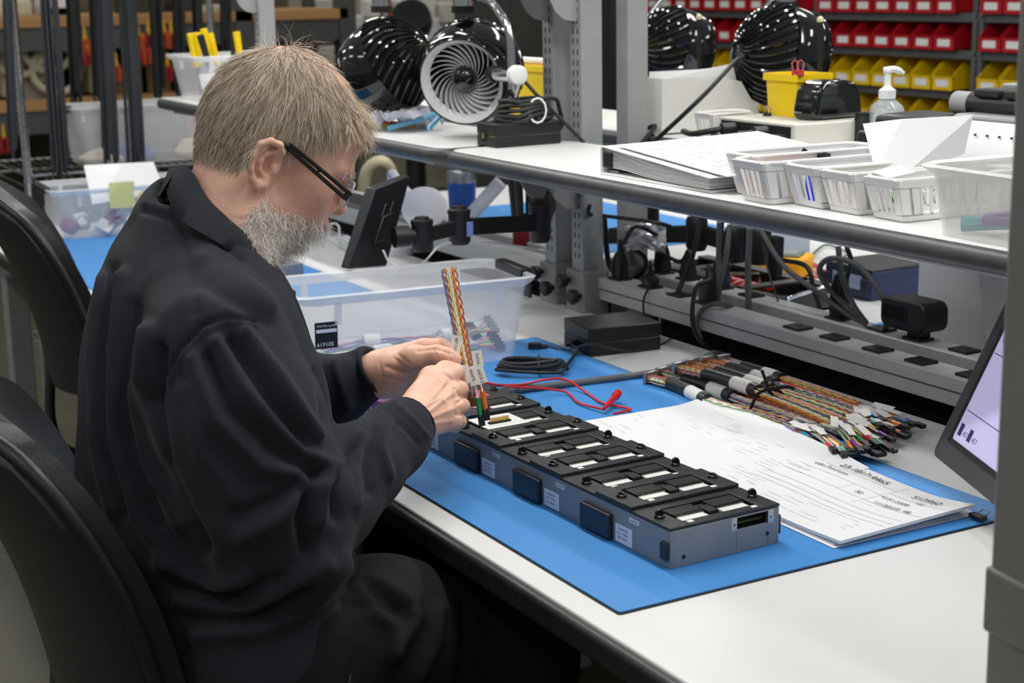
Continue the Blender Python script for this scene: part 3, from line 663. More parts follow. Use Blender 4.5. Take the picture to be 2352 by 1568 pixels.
# ------------------------------------------------------------------ test fixture
FIXG = mat('grey anodised fixture body', (132, 136, 143), .42, var=(30, .05), bump=(500, .06))
FIXB = mat('black textured fixture plate', (40, 41, 43), .45, bump=(900, .35), var=(80, .12))
NAVY = mat('dark pad plastic', (30, 34, 48), .4, bump=(600, .2))
GOLD = mat('gold pins', (214, 178, 96), .3, 1)
PCB = mat('white circuit board', (232, 232, 228), .5)
STICK = mat('white sticker', (222, 228, 240), .5)
fx = thing('test_fixture', 'long grey test fixture box with rows of black slotted windows', 'test fixture', (-1.423, .999, .7530), math.radians(1.4))
FM = fx.matrix_basis.copy(); PW = .0775; LEN = .706
b = B(FM); b.box(-LEN, 0, 0, .004, 0, .0455); b.box(-LEN, 0, .156, .16, 0, .0455); b.box(-LEN, -LEN+.004, .004, .156, 0, .0455); b.box(-LEN+.004, -.004, .004, .156, 0, .004)
b.box(-.004, 0, .004, .096, 0, .0455); b.box(-.004, 0, .143, .156, 0, .0455); b.box(-.004, 0, .096, .143, 0, .029); b.box(-.004, 0, .096, .143, .0435, .0455)
body_f = b.ob('body', FIXG, fx, bev=.0008)
B(FM).box(-LEN+.01, -.012, .008, .152, .004, .030).ob('inner_tray', DARK, fx)
B(FM).box(-.006, .0002, .088, .096, .0285, .0445).ob('slot_bracket', SILVER, body_f); B(FM).box(-.006, .0002, .143, .151, .0285, .0445).ob('slot_bracket', SILVER, body_f)
B(FM).box(-.03, -.008, .098, .141, .033, .035).ob('inner_board', mat('green circuit board', (60, 66, 34), .5), body_f)
for y, z in ((.018, .012), (.142, .016), (.092, .036), (.147, .036)):
    B(FM).cyl((-.001, y, z), (.0006, y, z), .0026 if z < .03 else .0012, n=10).ob('screw_hole', BLACKM, body_f)
B(FM).box(-.0045, -.0085+.012, -.004, -.0002, .008, .030).ob('end_pad', NAVY, fx, bev=.001) if False else None
B(FM).box(-.016, -.003, -.005, 0, .010, .031).ob('side_pad', NAVY, fx, bev=.0012)
B(FM).box(-.016, -.003, .16, .166, .010, .034).ob('side_pad', NAVY, fx, bev=.0012)
for i in range(4):
    x = -.117-i*.1625
    B(FM).box(x-.064, x, -.008, 0, .002, .034).ob('side_pad', NAVY, fx, bev=.002)
    if i < 3 or True:
        lx = x+.034
        st = B(FM).box(lx-.029, lx+.006, -.0006, -.0001, .002, .025).ob('calibration_sticker', STICK, fx)
        MM = FM @ TR((lx-.026, -.0008, .0185), rx=math.pi/2)
        for k, ln in enumerate(('CALIBRATED', 'BY: PT 103023', 'DUE: 103024')):
            text(ln, .0036, MM @ TR((.002, -.0055*k, 0)), INK, st)
        gx = x+.064
        s2 = B(FM).box(gx-.030, gx-.010, -.0006, -.0001, .034, .040).ob('name_sticker', STICK, fx)
        text('GEN 00'+str(5-i) if i < 3 else 'GEN 002', .0042, FM @ TR((gx-.028, -.0008, .0356), rx=math.pi/2), INK, s2)
# plates
def ring_plate(b, x0, x1, y0, y1, hx0, hx1, hy0, hy1, z0, z1):
    b.box(x0, x1, y0, hy0, z0, z1); b.box(x0, x1, hy1, y1, z0, z1); b.box(x0, hx0, hy0, hy1, z0, z1); b.box(hx1, x1, hy0, hy1, z0, z1)
for i in range(8):
    x1 = -.0006-i*PW; x0 = x1-PW+.0012; up = .0042 if i % 2 else 0
    b = B(FM); ring_plate(b, x0, x1, -.0015, .1615, x0+.013, x1-.015, .026, .136, .0458, .0498+up)
    pl = b.ob('slot_plate', FIXB, fx, bev=.0012)
    if up: B(FM).box(x0, x1, -.001, .161, .0452, .0458).ob('plate_gasket', SILVER, pl)
    B(FM).box(x0+.013, x1-.015, .026, .136, .030, .0452+up).ob('slot_bed', FIXB, fx)
    for ya in (.031, .091): B(FM).box(x0+.0455, x1-.0165, ya, ya+.038, .0452+up, .0478+up).ob('white_strip', PCB, fx)
    B(FM).box(x0+.030, x1-.024, .074, .088, .0452+up, .0498+up).ob('centre_key', FIXB, fx, bev=.0006)
    for yy in (.030, .090):
        c = B(FM).box(x0+.018, x0+.040, yy, yy+.042, .0452+up, .0500+up).ob('connector', BLACKM, fx, bev=.0006)
        b = B(FM)
        for q in range(14): b.box(x0+.040, x0+.0455, yy+.001+q*.0029, yy+.0024+q*.0029, .0464+up, .0496+up)
        b.ob('pin_row', mat('dark pins', (30, 28, 26), .4), c, kind='stuff')
        b = B(FM)
        for q in range(14): b.box(x0+.0456, x0+.0468, yy+.0013+q*.0029, yy+.0021+q*.0029, .0475+up, .0492+up)
        b.ob('pin_tips', mat('bright pin tips', (220, 216, 205), .3, .6), c, kind='stuff')
    for yy in (.012, .150):
        kz = .0498+up; kx = x0+.038; hgt = .004 if i % 2 else .010
        b = B(FM @ TR((kx, yy, kz), rz=.5 if i % 2 else 1.2)); b.lathe([(.0068, 0), (.0068, .002), (.0058, .0035), (.0005, .0036)], 14); hf = hgt*.75
        b.prism([(-.0056, .002), (.0056, .002), (.0052, .002+hf*.6), (.003, .0025+hf*.95), (0, .003+hf), (-.003, .0025+hf*.95), (-.0052, .002+hf*.6)], Matrix(((1, 0, 0, 0), (0, 0, 1, -.0019), (0, 1, 0, 0), (0, 0, 0, 1))), .0038); b.ob('latch_knob', GLOSSB, fx, bev=.0006)
    for yy in (.034, .128):
        B(FM).box(x1-.011, x1-.005, yy-.004, yy+.004, .0498+up, .0502+up).ob('index_mark', PCB, fx)
# far end panel with magenta label
x1 = -8*PW-.0006; b = B(FM).box(-LEN, x1, -.0015, .1615, .0458, .0498); b.ob('end_panel', FIXB, fx, bev=.0012)
B(FM).box(-LEN+.012, x1-.016, .040, .130, .0498, .0502).ob('magenta_label', mat('magenta label', (196, 70, 120), .5), fx)
B(FM).box(-LEN+.018, x1-.040, .050, .120, .0502, .0504).ob('label_field', PCB, fx)
b = B(FM @ TR((-LEN+.043, .150, .0498))); b.lathe([(.0065, 0), (.0065, .003), (.0005, .003)], 12); b.box(-.0055, .0055, -.0018, .0018, .002, .006); b.ob('latch_knob', GLOSSB, fx, bev=.0006)
# board under test in the seventh window, with header
ub = thing('circuit_board', 'white circuit board with a gold pin header in the fixture', 'circuit board', FM @ Vector((-6*PW-.04, .06, .0455)))
B(FM).box(-6*PW-.066, -6*PW-.004, .030, .098, .0500, .0516).ob('board', PCB, ub)
b = B(FM)
for q in range(10):
    for w in (0, 1): b.box(-6*PW-.030+w*.003, -6*PW-.029+w*.003, .046+q*.0032, .047+q*.0032, .0516, .060)
b.ob('header_pins', GOLD, ub, kind='stuff'); B(FM).box(-6*PW-.032, -6*PW-.025, .044, .079, .0516, .0540).ob('header_base', BLACKM, ub)
b = B(FM); b.box(-7*PW-.052, -7*PW-.030, .030, .066, .0545, .0605); b.box(-7*PW-.049, -7*PW-.033, .033, .063, .0605, .0665); b.ob('metal_socket', SILVER, ub, bev=.001)
# ------------------------------------------------------------------ wires
WC = {'red': (222, 70, 60), 'orange': (238, 142, 66), 'yellow': (240, 214, 96), 'green': (104, 178, 120), 'blue': (96, 116, 196), 'violet': (158, 134, 190), 'grey': (184, 182, 184), 'white': (240, 236, 232), 'brown': (168, 112, 78), 'pink': (238, 178, 168), 'teal': (110, 190, 182)}
WM = {k: mat('wire '+k, v, .45) for k, v in WC.items()}
def frames(P):
    out = []; u = None; k = len(P)
    for i in range(k):
        d = (P[min(i+1, k-1)]-P[max(i-1, 0)]).normalized()
        if u is None: u = (Vector((0, 0, 1))-d*d.z); u = u.normalized() if u.length > .05 else d.orthogonal().normalized()
        else: u = (u-d*u.dot(d)).normalized()
        out.append((P[i], u, d.cross(u)))
    return out
def bundle(path, R, cols, r, parent, turns=3, seed=0, flat=.6, name='wires'):
    rd = random.Random(seed); fr = frames(path); by = {}; k = len(fr)
    for i, c in enumerate(cols):
        a0 = 6.283*i/len(cols)+rd.random(); rr = rd.uniform(.35, 1.0); tw = turns*(1 if i % 2 else -1)
        px_ = rd.random()*6; pts = []
        for j, (p, u, w) in enumerate(fr):
            s = j/(k-1); Rj = R(s) if callable(R) else R
            a = a0; q = px_+tw*6.283*s
            ou = math.cos(a)*Rj*rr*flat+math.cos(q)*r*.9; ow = math.sin(a)*Rj*rr+math.sin(q)*r*.9
            pts.append(p+u*ou+w*ow)
        by.setdefault(c, B()).tube(pts, r, 4, cap=False)
    for c, b in by.items(): b.ob(name, WM[c], parent, smooth=80, kind='stuff')
RB = ['white', 'violet', 'blue', 'white', 'green', 'yellow', 'white', 'orange', 'red', 'pink', 'grey', 'brown', 'white', 'yellow', 'orange', 'violet', 'teal', 'red']
SHR = ['red', 'green', 'yellow', 'violet', 'orange', 'blue', 'brown', 'teal', 'grey']
SHM = {k: mat('shrink tube '+k, tuple(min(255, int(q*1.02)) for q in WC[k]), .35) for k in SHR}
for k_, v_ in (('red', (206, 30, 44)), ('yellow', (236, 196, 20)), ('orange', (230, 120, 34)), ('brown', (132, 86, 56))): SHM[k_] = mat('shrink tube deep '+k_, v_, .35)
SHM['blue'] = mat('shrink tube sky', (44, 150, 214), .35); SHM['violet'] = mat('shrink tube purple', (112, 56, 160), .35); SHM['green'] = mat('shrink tube leaf', (40, 156, 84), .35)
SLEEVE = mat('black shrink sleeve', (34, 35, 40), .38, bump=(150, .2))
FLAG = mat('white flag label', (236, 234, 230), .55)
def harness(i, pts, label, n_end=8, flip=1):
    t = thing('wire_harness', label, 'wire harness', pts[0], group='wire harnesses lying behind the mat'); rd = random.Random(i*13+5)
    P = spl(pts, 14); N = len(P); seg = lambda a, b: P[int(a*(N-1)):int(b*(N-1))+1]
    fr = frames(P)
    # metal connector
    p, u, w = fr[0]; d = (P[1]-P[0]).normalized(); Mx = Matrix((d, w, u)).transposed().to_4x4(); Mx.translation = p
    c = B(Mx).prism([(-.004, -.014), (.003, -.014), (.003, .014), (-.004, .014)], TR((0, 0, -.008)), .020).ob('connector', SILVER, t, bev=.001)
    B(Mx).box(-.010, -.004, -.0095, .0095, -.0045, .004).ob('connector_shell', SILVER, c, bev=.0008)
    B(Mx).box(.003, .010, -.010, .010, -.005, .004).ob('solder_cups', mat('amber solder cups', (150, 92, 40), .4), c)
    bundle(seg(.01, .20), lambda s: .009+.003*math.sin(3.1*s), RB[i:]+RB[:12], .0011, t, 5, i)
    B().tube(seg(.17, .35), [.0095]+[.0112]*(len(seg(.17, .35))-2)+[.0110], 12).ob('black_sleeve', SLEEVE, t)
    B().tube(seg(.345, .43), .0116, 14).ob('white_label', FLAG, t)
    B().tube(seg(.425, .465), .0112, 12).ob('black_sleeve', SLEEVE, t)
    bundle(seg(.45, .80), lambda s: .0095+.008*s, (RB+RB[:14]) if i % 2 else RB[4:]+RB[:16], .0011, t, 11, i+20, flat=.5)
    # fan-out
    p0, u, w = fr[int(.79*(N-1))]; d = (P[-1]-p0).normalized(); L = (P[-1]-p0).length
    for k in range(n_end):
        s = (k/(n_end-1)-.5)*2; off = w*(s*.030+rd.uniform(-.004, .004)); ln = L*rd.uniform(.62, 1.0)
        a = p0+w*(s*.010)+u*rd.uniform(-.002, .004); e = p0+d*ln+off; e.z = .7535+.004+rd.random()*.012+(.006 if i % 2 else 0)
        m1 = a.lerp(e, .5)+u*.004; ee = (e-m1).normalized()
        c1, c2 = rd.choice(list(WM)), rd.choice(list(WM))
        B().tube([a, m1, e-ee*.030], .0011, 4).ob('lead', WM[c1], t); B().tube([a+w*.002, m1+w*.0025, e-ee*.030+w*.002], .0011, 4).ob('lead', WM[c2], t)
        B().tube([e-ee*.034, e-ee*.012], .0031, 8).ob('shrink_tube', SHM[SHR[(k+i*2) % 9]], t)
        q = B(frame(e-ee*.013, ee, w)).box(0, .018, -.0045, .0045, -.003, .003).ob('plug', BLACKP, t, bev=.0005)
        if k % 4 != 3:
            f = a.lerp(e, rd.uniform(.10, .45))+Vector((0, 0, .010)); fd = (ee+w*rd.uniform(-.5, .5)).normalized()
            fl = B(frame(f, fd, w+u*rd.uniform(-.3, .3))).box(0, .036, -.0055, .0055, 0, .0008).ob('flag_label', FLAG, t)
            text(rd.choice(['DATA 1', 'DATA 2', 'MASTER CLOCK', 'CHANNEL', 'BIT CLOCK', 'FRAME']), .0042, frame(f+Vector((0, 0, 0)), fd, w+u*0) @ TR((.002, -.0015, .0012)), INK, fl)
    return t
def g0(x, y, z=.762): return at(x, y, z=z)
HP = [([(1494, 868), (1560, 888), (1640, 925), (1785, 966), (1912, 1028)], 'wire harness nearest the papers, rainbow wires in black sleeve', .762),
      ([(1522, 858), (1600, 880), (1700, 917), (1840, 970), (1985, 1060)], 'second wire harness from the papers, white label on sleeve', .764),
      ([(1548, 850), (1640, 880), (1740, 912), (1880, 965), (2012, 1040)], 'third wire harness from the papers in the row', .763),
      ([(1560, 846), (1650, 868), (1760, 905), (1900, 960), (2030, 1025)], 'wire harness lying on top in the middle of the row', .781),
      ([(1590, 838), (1680, 862), (1790, 900), (1930, 950), (2055, 1012)], 'wire harness beside the black twist tie, third from the rail', .765),
      ([(1625, 832), (1700, 852), (1800, 888), (1940, 935), (2075, 998)], 'wire harness second from the socket rail', .764),
      ([(1662, 829), (1730, 850), (1810, 875), (1950, 925), (2085, 985)], 'wire harness nearest the socket rail', .763)]
for i, (pp_, lb, z) in enumerate(HP): harness(i, [at(x, y, z=z) for x, y in pp_], lb)
tw = thing('twist_tie', 'fuzzy black twist tie around the wire harnesses', 'twist tie', at(1765, 900, z=.79)); FUZZ = mat('black pipe cleaner', (14, 14, 15), .95, bump=(300, 1))
c = at(1768, 893, z=.795)
B().tube(spl([c+V(-.03, .008, .022), c+V(-.014, .004, .008), c, c+V(.012, -.006, .004), c+V(.022, .016, .006), c+V(.032, .022, .004)], 5), .0026, 7).ob('tie_ends', FUZZ, tw)
B().tube(spl([c, c+V(.004, .02, -.008), c+V(.004, .03, -.032)], 5)+spl([c, c+V(-.004, -.02, -.006), c+V(-.006, -.034, -.032)], 5)[1:], .0026, 7).ob('tie_loop', FUZZ, tw)
# ------------------------------------------------------------------ harness in the man's hands
hh_ = thing('wire_harness', 'rainbow wire harness held up in the man\'s hands', 'wire harness', at(1085, 940, t=2.19))
top_, low_ = [at(1030, 618, t=2.235), at(1045, 700, t=2.225), at(1062, 790, t=2.215)], [at(1075, 850, t=2.21)]
P = spl(top_+low_, 12)
bundle(P, lambda s: .0120-.003*s, ['white', 'orange', 'yellow', 'violet', 'white', 'blue', 'white', 'green', 'teal', 'yellow', 'white', 'orange', 'red', 'pink', 'white', 'red', 'brown', 'orange', 'yellow', 'white', 'violet'], .00115, hh_, 12, 3, flat=.9)
RBW = [('blue', (1070, 845), (1069, 930), (1067, 985), 2.19, 'blue'), ('green', (1078, 845), (1098, 920), (1108, 978), 2.185, 'green'), ('orange', (1088, 842), (1110, 905), (1119, 965), 2.185, 'orange'), ('brown', (1086, 842), (1108, 905), (1112, 966), 2.192, 'grey')]
for c, a, m_, e, t_, sh in RBW:
    A_, M_, E_ = at(*a, t=2.208), at(*m_, t=t_), at(*e, t=t_)
    B().tube(spl([A_, A_.lerp(M_, .5), M_], 4), .0012, 5).ob('lead', WM[c], hh_); B().tube(spl([A_+V(.002, 0, 0), A_.lerp(M_, .5)+V(.002, .001, 0), M_], 4), .0012, 5).ob('lead', WM['white'], hh_)
    d = (E_-M_).normalized(); B().tube([M_-d*.004, M_.lerp(E_, .62)], .0037, 8).ob('shrink_tube', SHM[sh], hh_)
    B(frame(M_.lerp(E_, .55), d, RT)).box(0, (E_-M_).length*.45, -.0044, .0044, -.0034, .0034).ob('plug', BLACKP, hh_, bev=.0004)
for k in range(7):
    A_, E_ = at(1072+k*2, 850, t=2.21), at(1074+k*2.6, 915, t=2.225)
    B().tube(spl([A_, A_.lerp(E_, .5)+RT*(.004*(k-3)/3), E_], 5), .0011, 5).ob('lead', WM[['yellow', 'green', 'orange', 'red', 'white', 'violet', 'brown'][k]], hh_)
c = at(1082, 922, t=2.225); B(frame(c, RT, UP)).box(-.011, .011, -.007, .006, -.006, .006).ob('connector_shell', mat('amber connector body', (120, 76, 28), .35), hh_, bev=.0008)
c = at(1082, 940, t=2.222); B(frame(c, RT, UP)).box(-.015, .015, -.005, .004, -.007, .007).ob('connector', SILVER, hh_, bev=.001)
for s, (x, y), (x2, y2), t_, fl_ in (('BIT CLOCK', (1050, 770), (1043, 822), 2.196, 1), ('DATA 1', (1094, 805), (1100, 842), 2.195, 1), ('DATA 2', (1096, 842), (1110, 880), 2.186, 1), ('CHANNEL', (1063, 838), (1070, 880), 2.178, 1), ('FRAME', (1078, 842), (1093, 884), 2.180, 1), ('', (1058, 850), (1052, 889), 2.185, 0)):
    a, e = at(x, y, t=t_), at(x2, y2, t=t_); d = (e-a); L = d.length; Mx = frame(a, d, UP.cross(d) if False else RT)
    w_ = .0072 if fl_ else .0025
    f = B(Mx).box(0, L, -w_/1, w_/1, -.0006, .0006).ob('flag_label', FLAG, hh_)
    if s:
        zc = Mx.to_3x3() @ Vector((0, 0, 1)); sg = 1 if zc.dot(C0-a) > 0 else -1
        My = frame(a+(C0-a).normalized()*.0012, d, (RT*-1 if sg < 0 else RT)); 
        zz = My.to_3x3() @ Vector((0, 0, 1))
        if zz.dot(C0-a) < 0: My = frame(a+(C0-a).normalized()*.0012, d, RT*-1 if (My.to_3x3() @ Vector((0, 1, 0))).dot(RT) > 0 else RT)
        text(s, .0055, My @ TR((.004, -.0018, .0003)), INK, f)
# ------------------------------------------------------------------ papers
def sheet(name, label, c, w, h, rz, z, lift, lines, seed=0, n=14, fold=None, thick=.0012, parent=None):
    """c: lower left corner on the mat, x along the long side"""
    t = thing(name, label, 'paper', (c[0], c[1], z)); rd = random.Random(seed)
    M = TR((c[0], c[1], 0), rz=rz)
    def zz(u, v): return z+lift(u, v)
    vs, fs = [], []
    for i in range(n+1):
        for j in range(n+1): u, v = i/n, j/n; vs.append(M @ Vector((u*w, v*h, zz(u, v))))
    k = (n+1)**2; vs += [p-Vector((0, 0, thick)) for p in vs]
    for i in range(n):
        for j in range(n):
            a = i*(n+1)+j; q = (a, a+n+1, a+n+2, a+1); fs.append(q); fs.append(tuple(x+k for x in q[::-1]))
    for i in range(n):
        for a, b_ in (((i)*(n+1), (i+1)*(n+1)), ((i+1)*(n+1)+n, i*(n+1)+n), (i+1, i), (n*(n+1)+i, n*(n+1)+i+1)): fs.append((a, a+k, b_+k, b_))
    s = B().add(vs, fs).ob('sheet', PAPER, t, smooth=60)
    b = B()
    for (u0, v0, u1, v1, th) in lines:
        m_ = 8
        for q in range(m_):
            ua, ub, va, vb = u0+(u1-u0)*q/m_, u0+(u1-u0)*(q+1)/m_, v0+(v1-v0)*q/m_, v0+(v1-v0)*(q+1)/m_
            A_, Bq = M @ Vector((ua*w, va*h, zz(ua, va)+.0014)), M @ Vector((ub*w, vb*h, zz(ub, vb)+.0014))
            d = (Bq-A_).normalized(); nn = Vector((-d.y, d.x, 0))*th/2; b.add([A_-nn, Bq-nn, Bq+nn, A_+nn], [(0, 1, 2, 3)])
    if lines: b.ob('ruled_lines', mat('light grey print', (192, 193, 198), .8), s, smooth=0, kind='stuff')
    def put(txt, u, v, size, mt=INK):
        o = text(txt, size, I4, mt, None)
        for vv in o.data.vertices:
            uu, v2 = u+vv.co.x/w, v+vv.co.y/h; vv.co = M @ Vector((uu*w, v2*h, zz(uu, v2)+.0017))
        o.data.transform(t.matrix_basis.inverted()); o.parent = s
    return t, put
rdm = random.Random(3)
def rows(n, u0=.06, u1=.94, v0=.1, v1=.9, dash=True):
    L = []
    for i in range(n):
        v = v0+(v1-v0)*i/(n-1); u = u0
        while u < u1-.03:
            du = rdm.uniform(.03, .14)
            if rdm.random() < .40: L.append((u, v, min(u+du, u1), v, .0008))
            u += du+.02
    return L
lA = lambda u, v: .0015+.030*max(0, v-.72)**2*4*(1-u*.3)+.010*max(0, u-.75)**2*8
ta, pa = sheet('drawing_sheet', 'printed drawing sheet farthest left, beside the red test lead', (-2.0, 1.235), .235, .232, -.02, .7560, lA, rows(9, .3, .8, .55, .85)+rows(5, .05, .4, .1, .4), 1)
pa('WIRING ASSY', .62, .70, .006, GREYINK)
lB = lambda u, v: .0030+.035*max(0, v-.70)**2*4*(1-abs(u-.35))+.004*math.sin(u*3.1)
tb, pb = sheet('drawing_sheet', 'printed drawing sheet in the middle with a raised back edge', (-1.800, 1.225), .230, .205, -.015, .7580, lB, rows(14, .55, .95, .12, .7)+rows(6, .05, .45, .5, .8), 2)
lC = lambda u, v: .0020+.012*max(0, u-.70)**2*6*v+.0015*math.sin(u*7)
box_lines = [(.02, .86, .62, .86, .0009), (.02, .74, .62, .74, .0009), (.02, .60, .98, .60, .0009), (.44, .74, .44, .60, .0009), (.62, .97, .62, .50, .0009), (.62, .80, .98, .80, .0009), (.02, .47, .98, .47, .0009), (.02, .40, .98, .40, .0009), (.02, .34, .98, .34, .0009)]
tc_, pc = sheet('traveller_sheet', 'stacked work order sheets printed with 23-1817-4465', (-1.655, 1.2065), .284, .218, .0, .7605, lC, box_lines+rows(6, .05, .9, .06, .30), 3, thick=.004)
pc('23-1817-4465', .20, .885, .0165); pc('udio Precision', .10, .795, .0115); pc('S03045-00', .02, .655, .0105, GREYINK)
pc('513960', .72, .845, .0165); pc('102', .80, .775, .0095); pc('4151.2008', .64, .705, .0115); pc('30', .52, .64, .0125); pc('11/30/23  48', .68, .60, .0125)
pc('TRAVELLER', .64, .55, .004, GREYINK)
for k, dz in enumerate((.0018, .0030)):
    sheet('loose_sheet', ['plain sheet peeping out lowest under the work order', 'plain sheet just under the work order sheets'][k], (-1.660-.006*k, 1.2035+.003*k), .284, .226, -.008+.006*k, .7540+.0014*k, lambda u, v: 0.0003, [], 5+k, n=4, thick=.0008)
bc = thing('binder_clip', 'small black clip under the corner of the work order', 'clip', at(2250, 1185, z=.757)); c = at(2246, 1186, z=.758)
B(TR(c)).box(-.011, .011, -.006, .006, -.003, .003).ob('clip_body', BLACKP, bc, bev=.0015); B().tube([c+V(-.006, .006, .002), c+V(-.006, .016, .005), c+V(.006, .016, .005), c+V(.006, .006, .002)], .0009, 5).ob('clip_wire', SILVER, bc)
# ------------------------------------------------------------------ things on the bench behind the fixture
TOTE = mat('frosted clear polypropylene', (236, 238, 241), .3, clear=.78, coat=.2)
TOTER = mat('frosted clear rim', (238, 240, 243), .25, clear=.5, coat=.3)
def tote(name, label, M, L, Wd, H, taper=.88, rim=.012, handles=None, ribs=True, r=.03, mt=None, mr=None, group=None):
    """box open at the top, local origin at centre of the base, L along x"""
    t = thing(name, label, 'storage box', M.translation); w = .0022
    def ring(f, z, inset=0): return [M @ Vector((x, y, z)) for x, y in rnd(-L/2*f+inset, L/2*f-inset, -Wd/2*f+inset, Wd/2*f-inset, r*f, 5)]
    B().loft([ring(taper, .002), ring(taper, .0), ring(1, H*.96), ring(1, H*.96, w), ring(taper, .004, w)], cap=False, loop=False).ob('shell', mt or TOTE, t, smooth=60)
    b = B(); rr = ring(taper, .002); b.add(rr, [tuple(range(len(rr)))]); b.ob('base', mt or TOTE, t)
    B().loft([ring(1, H*.90, -.001), ring(1, H*.955, -rim*.75), ring(1, H, -rim), ring(1, H+.003, -rim*.5), ring(1, H, .001), ring(1, H*.95, .0005)], cap=False, loop=True).ob('rim', mr or TOTER, t, smooth=50)
    if ribs:
        b = B()
        for x in (-.35, .35):
            for s in (-1, 1): b.hexa([M @ Vector((L*x-.006, s*Wd/2*1.0+s*.004, H*.92)), M @ Vector((L*x+.006, s*Wd/2*1.0+s*.004, H*.92)), M @ Vector((L*x+.006, s*Wd/2*.965+s*.003, H*.66)), M @ Vector((L*x-.006, s*Wd/2*.965+s*.003, H*.66))], M.to_3x3() @ Vector((0, -s*.004, 0)))
        b.ob('ribs', mr or TOTER, t)
    if handles is not None:
        for s in (-1, 1):
            b = B(M); b.box(min(s*(L/2-.004), s*(L/2+rim+.006)), max(s*(L/2-.004), s*(L/2+rim+.006)), -Wd*.30, Wd*.30, H*.93, H+.008); b.box(min(s*(L/2+rim), s*(L/2+rim+.006)), max(s*(L/2+rim), s*(L/2+rim+.006)), -Wd*.30, Wd*.30, H*.68, H*.94); b.ob('handle', handles, t, bev=.004)
    return t
TM = TR((-2.535, 1.190, .7536), rz=math.radians(90-6))
tt_ = tote('storage_tote', 'clear storage tote with black handles and barcode label on the bench', TM, .425, .205, .150, handles=BLACKP)
s = B(TM).hexa([(-.190, -.0995, .106), (-.150, -.0995, .106), (-.150, -.0970, .060), (-.190, -.0970, .060)], (0, -.0006, 0)).ob('asset_label', BLACKM, tt_)
lm = TM @ TR((-.188, -.1012, .0645), rx=math.radians(92))
text('619105', .0100, lm, PAPER, s); text('PARTS', .005, lm @ TR((.001, .034, 0)), PAPER, s); text('Wiring 20/30', .0045, lm @ TR((.013, .034, 0)), PAPER, s)
B(TM).hexa([(-.188, -.1002, .094), (-.152, -.1002, .094), (-.152, -.0997, .088), (-.188, -.0997, .088)], (0, -.0006, 0)).ob('label_strip', PAPER, tt_)
# harnesses inside the tote
for i, (x0, y0, x1, y1, lb) in enumerate(((-.15, -.05, .14, .0, 'wire harness lying along the near side inside the clear tote'), (-.14, .02, .12, .05, 'wire harness at the back inside the clear tote'), (.02, -.04, .17, .03, 'short wire harness at the right inside the clear tote'))):
    t = thing('wire_harness', lb, 'wire harness', TM @ Vector((x0, y0, .006)))
    P = spl([TM @ Vector((x0+(x1-x0)*q, y0+(y1-y0)*q+.012*math.sin(q*5+i), .018+.008*i+.006*math.sin(q*4))) for q in (0, .3, .6, 1)], 10)
    bundle(P, .013, RB[i:i+10], .0014, t, 4, 40+i)
    for k in range(5):
        e = P[-1]; d = (P[-1]-P[-3]).normalized(); o_ = Vector((0, 0, .004*k))+TM.to_3x3() @ Vector((0, .010*(k-2), 0))
        B().tube([e+o_*.4, e+d*.03+o_], .0014, 5).ob('lead', WM[['red', 'yellow', 'green', 'orange', 'violet'][k]], t)
        B(frame(e+d*.03+o_, d, UP)).box(0, .018, -.005, .005, -.0035, .0035).ob('plug', mat('dark blue plug', (26, 32, 52), .4), t)
    B().tube(P[10:15], .0145, 10).ob('white_label', FLAG, t)
# power brick on the bench
def brick(name, label, M, L, Wd, H, seam=True):
    t = thing(name, label, 'power adapter', M.translation)
    b = B(M); b.box(-L/2, L/2, -Wd/2, Wd/2, 0, H*.5-.0006); b.box(-L/2, L/2, -Wd/2, Wd/2, H*.5+.0006, H); b.box(-L/2+.001, L/2-.001, -Wd/2+.001, Wd/2-.001, .002, H-.002)
    b.ob('case', BLACKP, t, bev=.0025); return t
pm = TR((-2.423, 1.566, .7502), rz=math.radians(-8))
pb_ = brick('power_adapter', 'black power adapter brick on the bench beside the clear tote', pm, .115, .145, .052)
e0 = pm @ Vector((.005, -.072, .018))
ck = thing('coiled_cord', 'coiled black power cord tied in a loop on the blue mat', 'cord', at(1220, 850, z=.755))
cc = at(1222, 850, z=.762); pts = [e0, e0+V(.01, -.02, 0), at(1325, 805, z=.765), at(1300, 842, z=.764)]
ax1 = (at(1310, 848, z=.76)-at(1135, 850, z=.76)).normalized(); ax2 = Vector((-ax1.y, ax1.x, 0))
for k in range(4):
    for a in range(10):
        q = a/10*6.283; pts.append(cc+ax1*(math.cos(q)*(.062-.004*k))+ax2*(math.sin(q)*(.022-.003*(k % 2)))+V(0, 0, .002+.005*k+.002*math.sin(q*2+k)))
B().tube(spl(pts, 4), .0033, 8).ob('cord', CORD, ck); B().tube([cc+ax1*.012+ax2*math.cos(q)*.026+V(0, 0, .012+.013*math.sin(q)) for q in (i*.5236 for i in range(12))], .0016, 6, closed=True).ob('tie', CORD, ck)
B().tube([e0+V(0, .008, 0), e0+V(.006, -.012, 0), e0+V(.010, -.03, 0)], [.006, .0055, .004], 8).ob('strain_relief', BLACKP, ck)
pg = thing('dc_plug', 'small black right angle plug on thin lead beside the tote', 'plug', at(1235, 800, z=.752)); c = at(1228, 795, z=.758)
B(frame(c, RT, V(0, 0, 1))).box(-.012, .012, -.008, .007, -.006, .006).ob('plug_body', BLACKP, pg, bev=.002); B().tube([c+RT*.012, c+RT*.026], [.005, .003], 8).ob('strain_relief', BLACKP, pg)
B().tube(spl([c+RT*.024, at(1300, 803, z=.756), at(1360, 790, z=.797), at(1440, 805, z=.760), at(1520, 790, z=.752), at(1560, 760, z=.752)], 8), .0016, 6).ob('lead', CORD, pg)
gc = thing('grey_cable', 'thick dark grey cable crossing the bench behind the fixture', 'cable', at(1300, 880, z=.755))
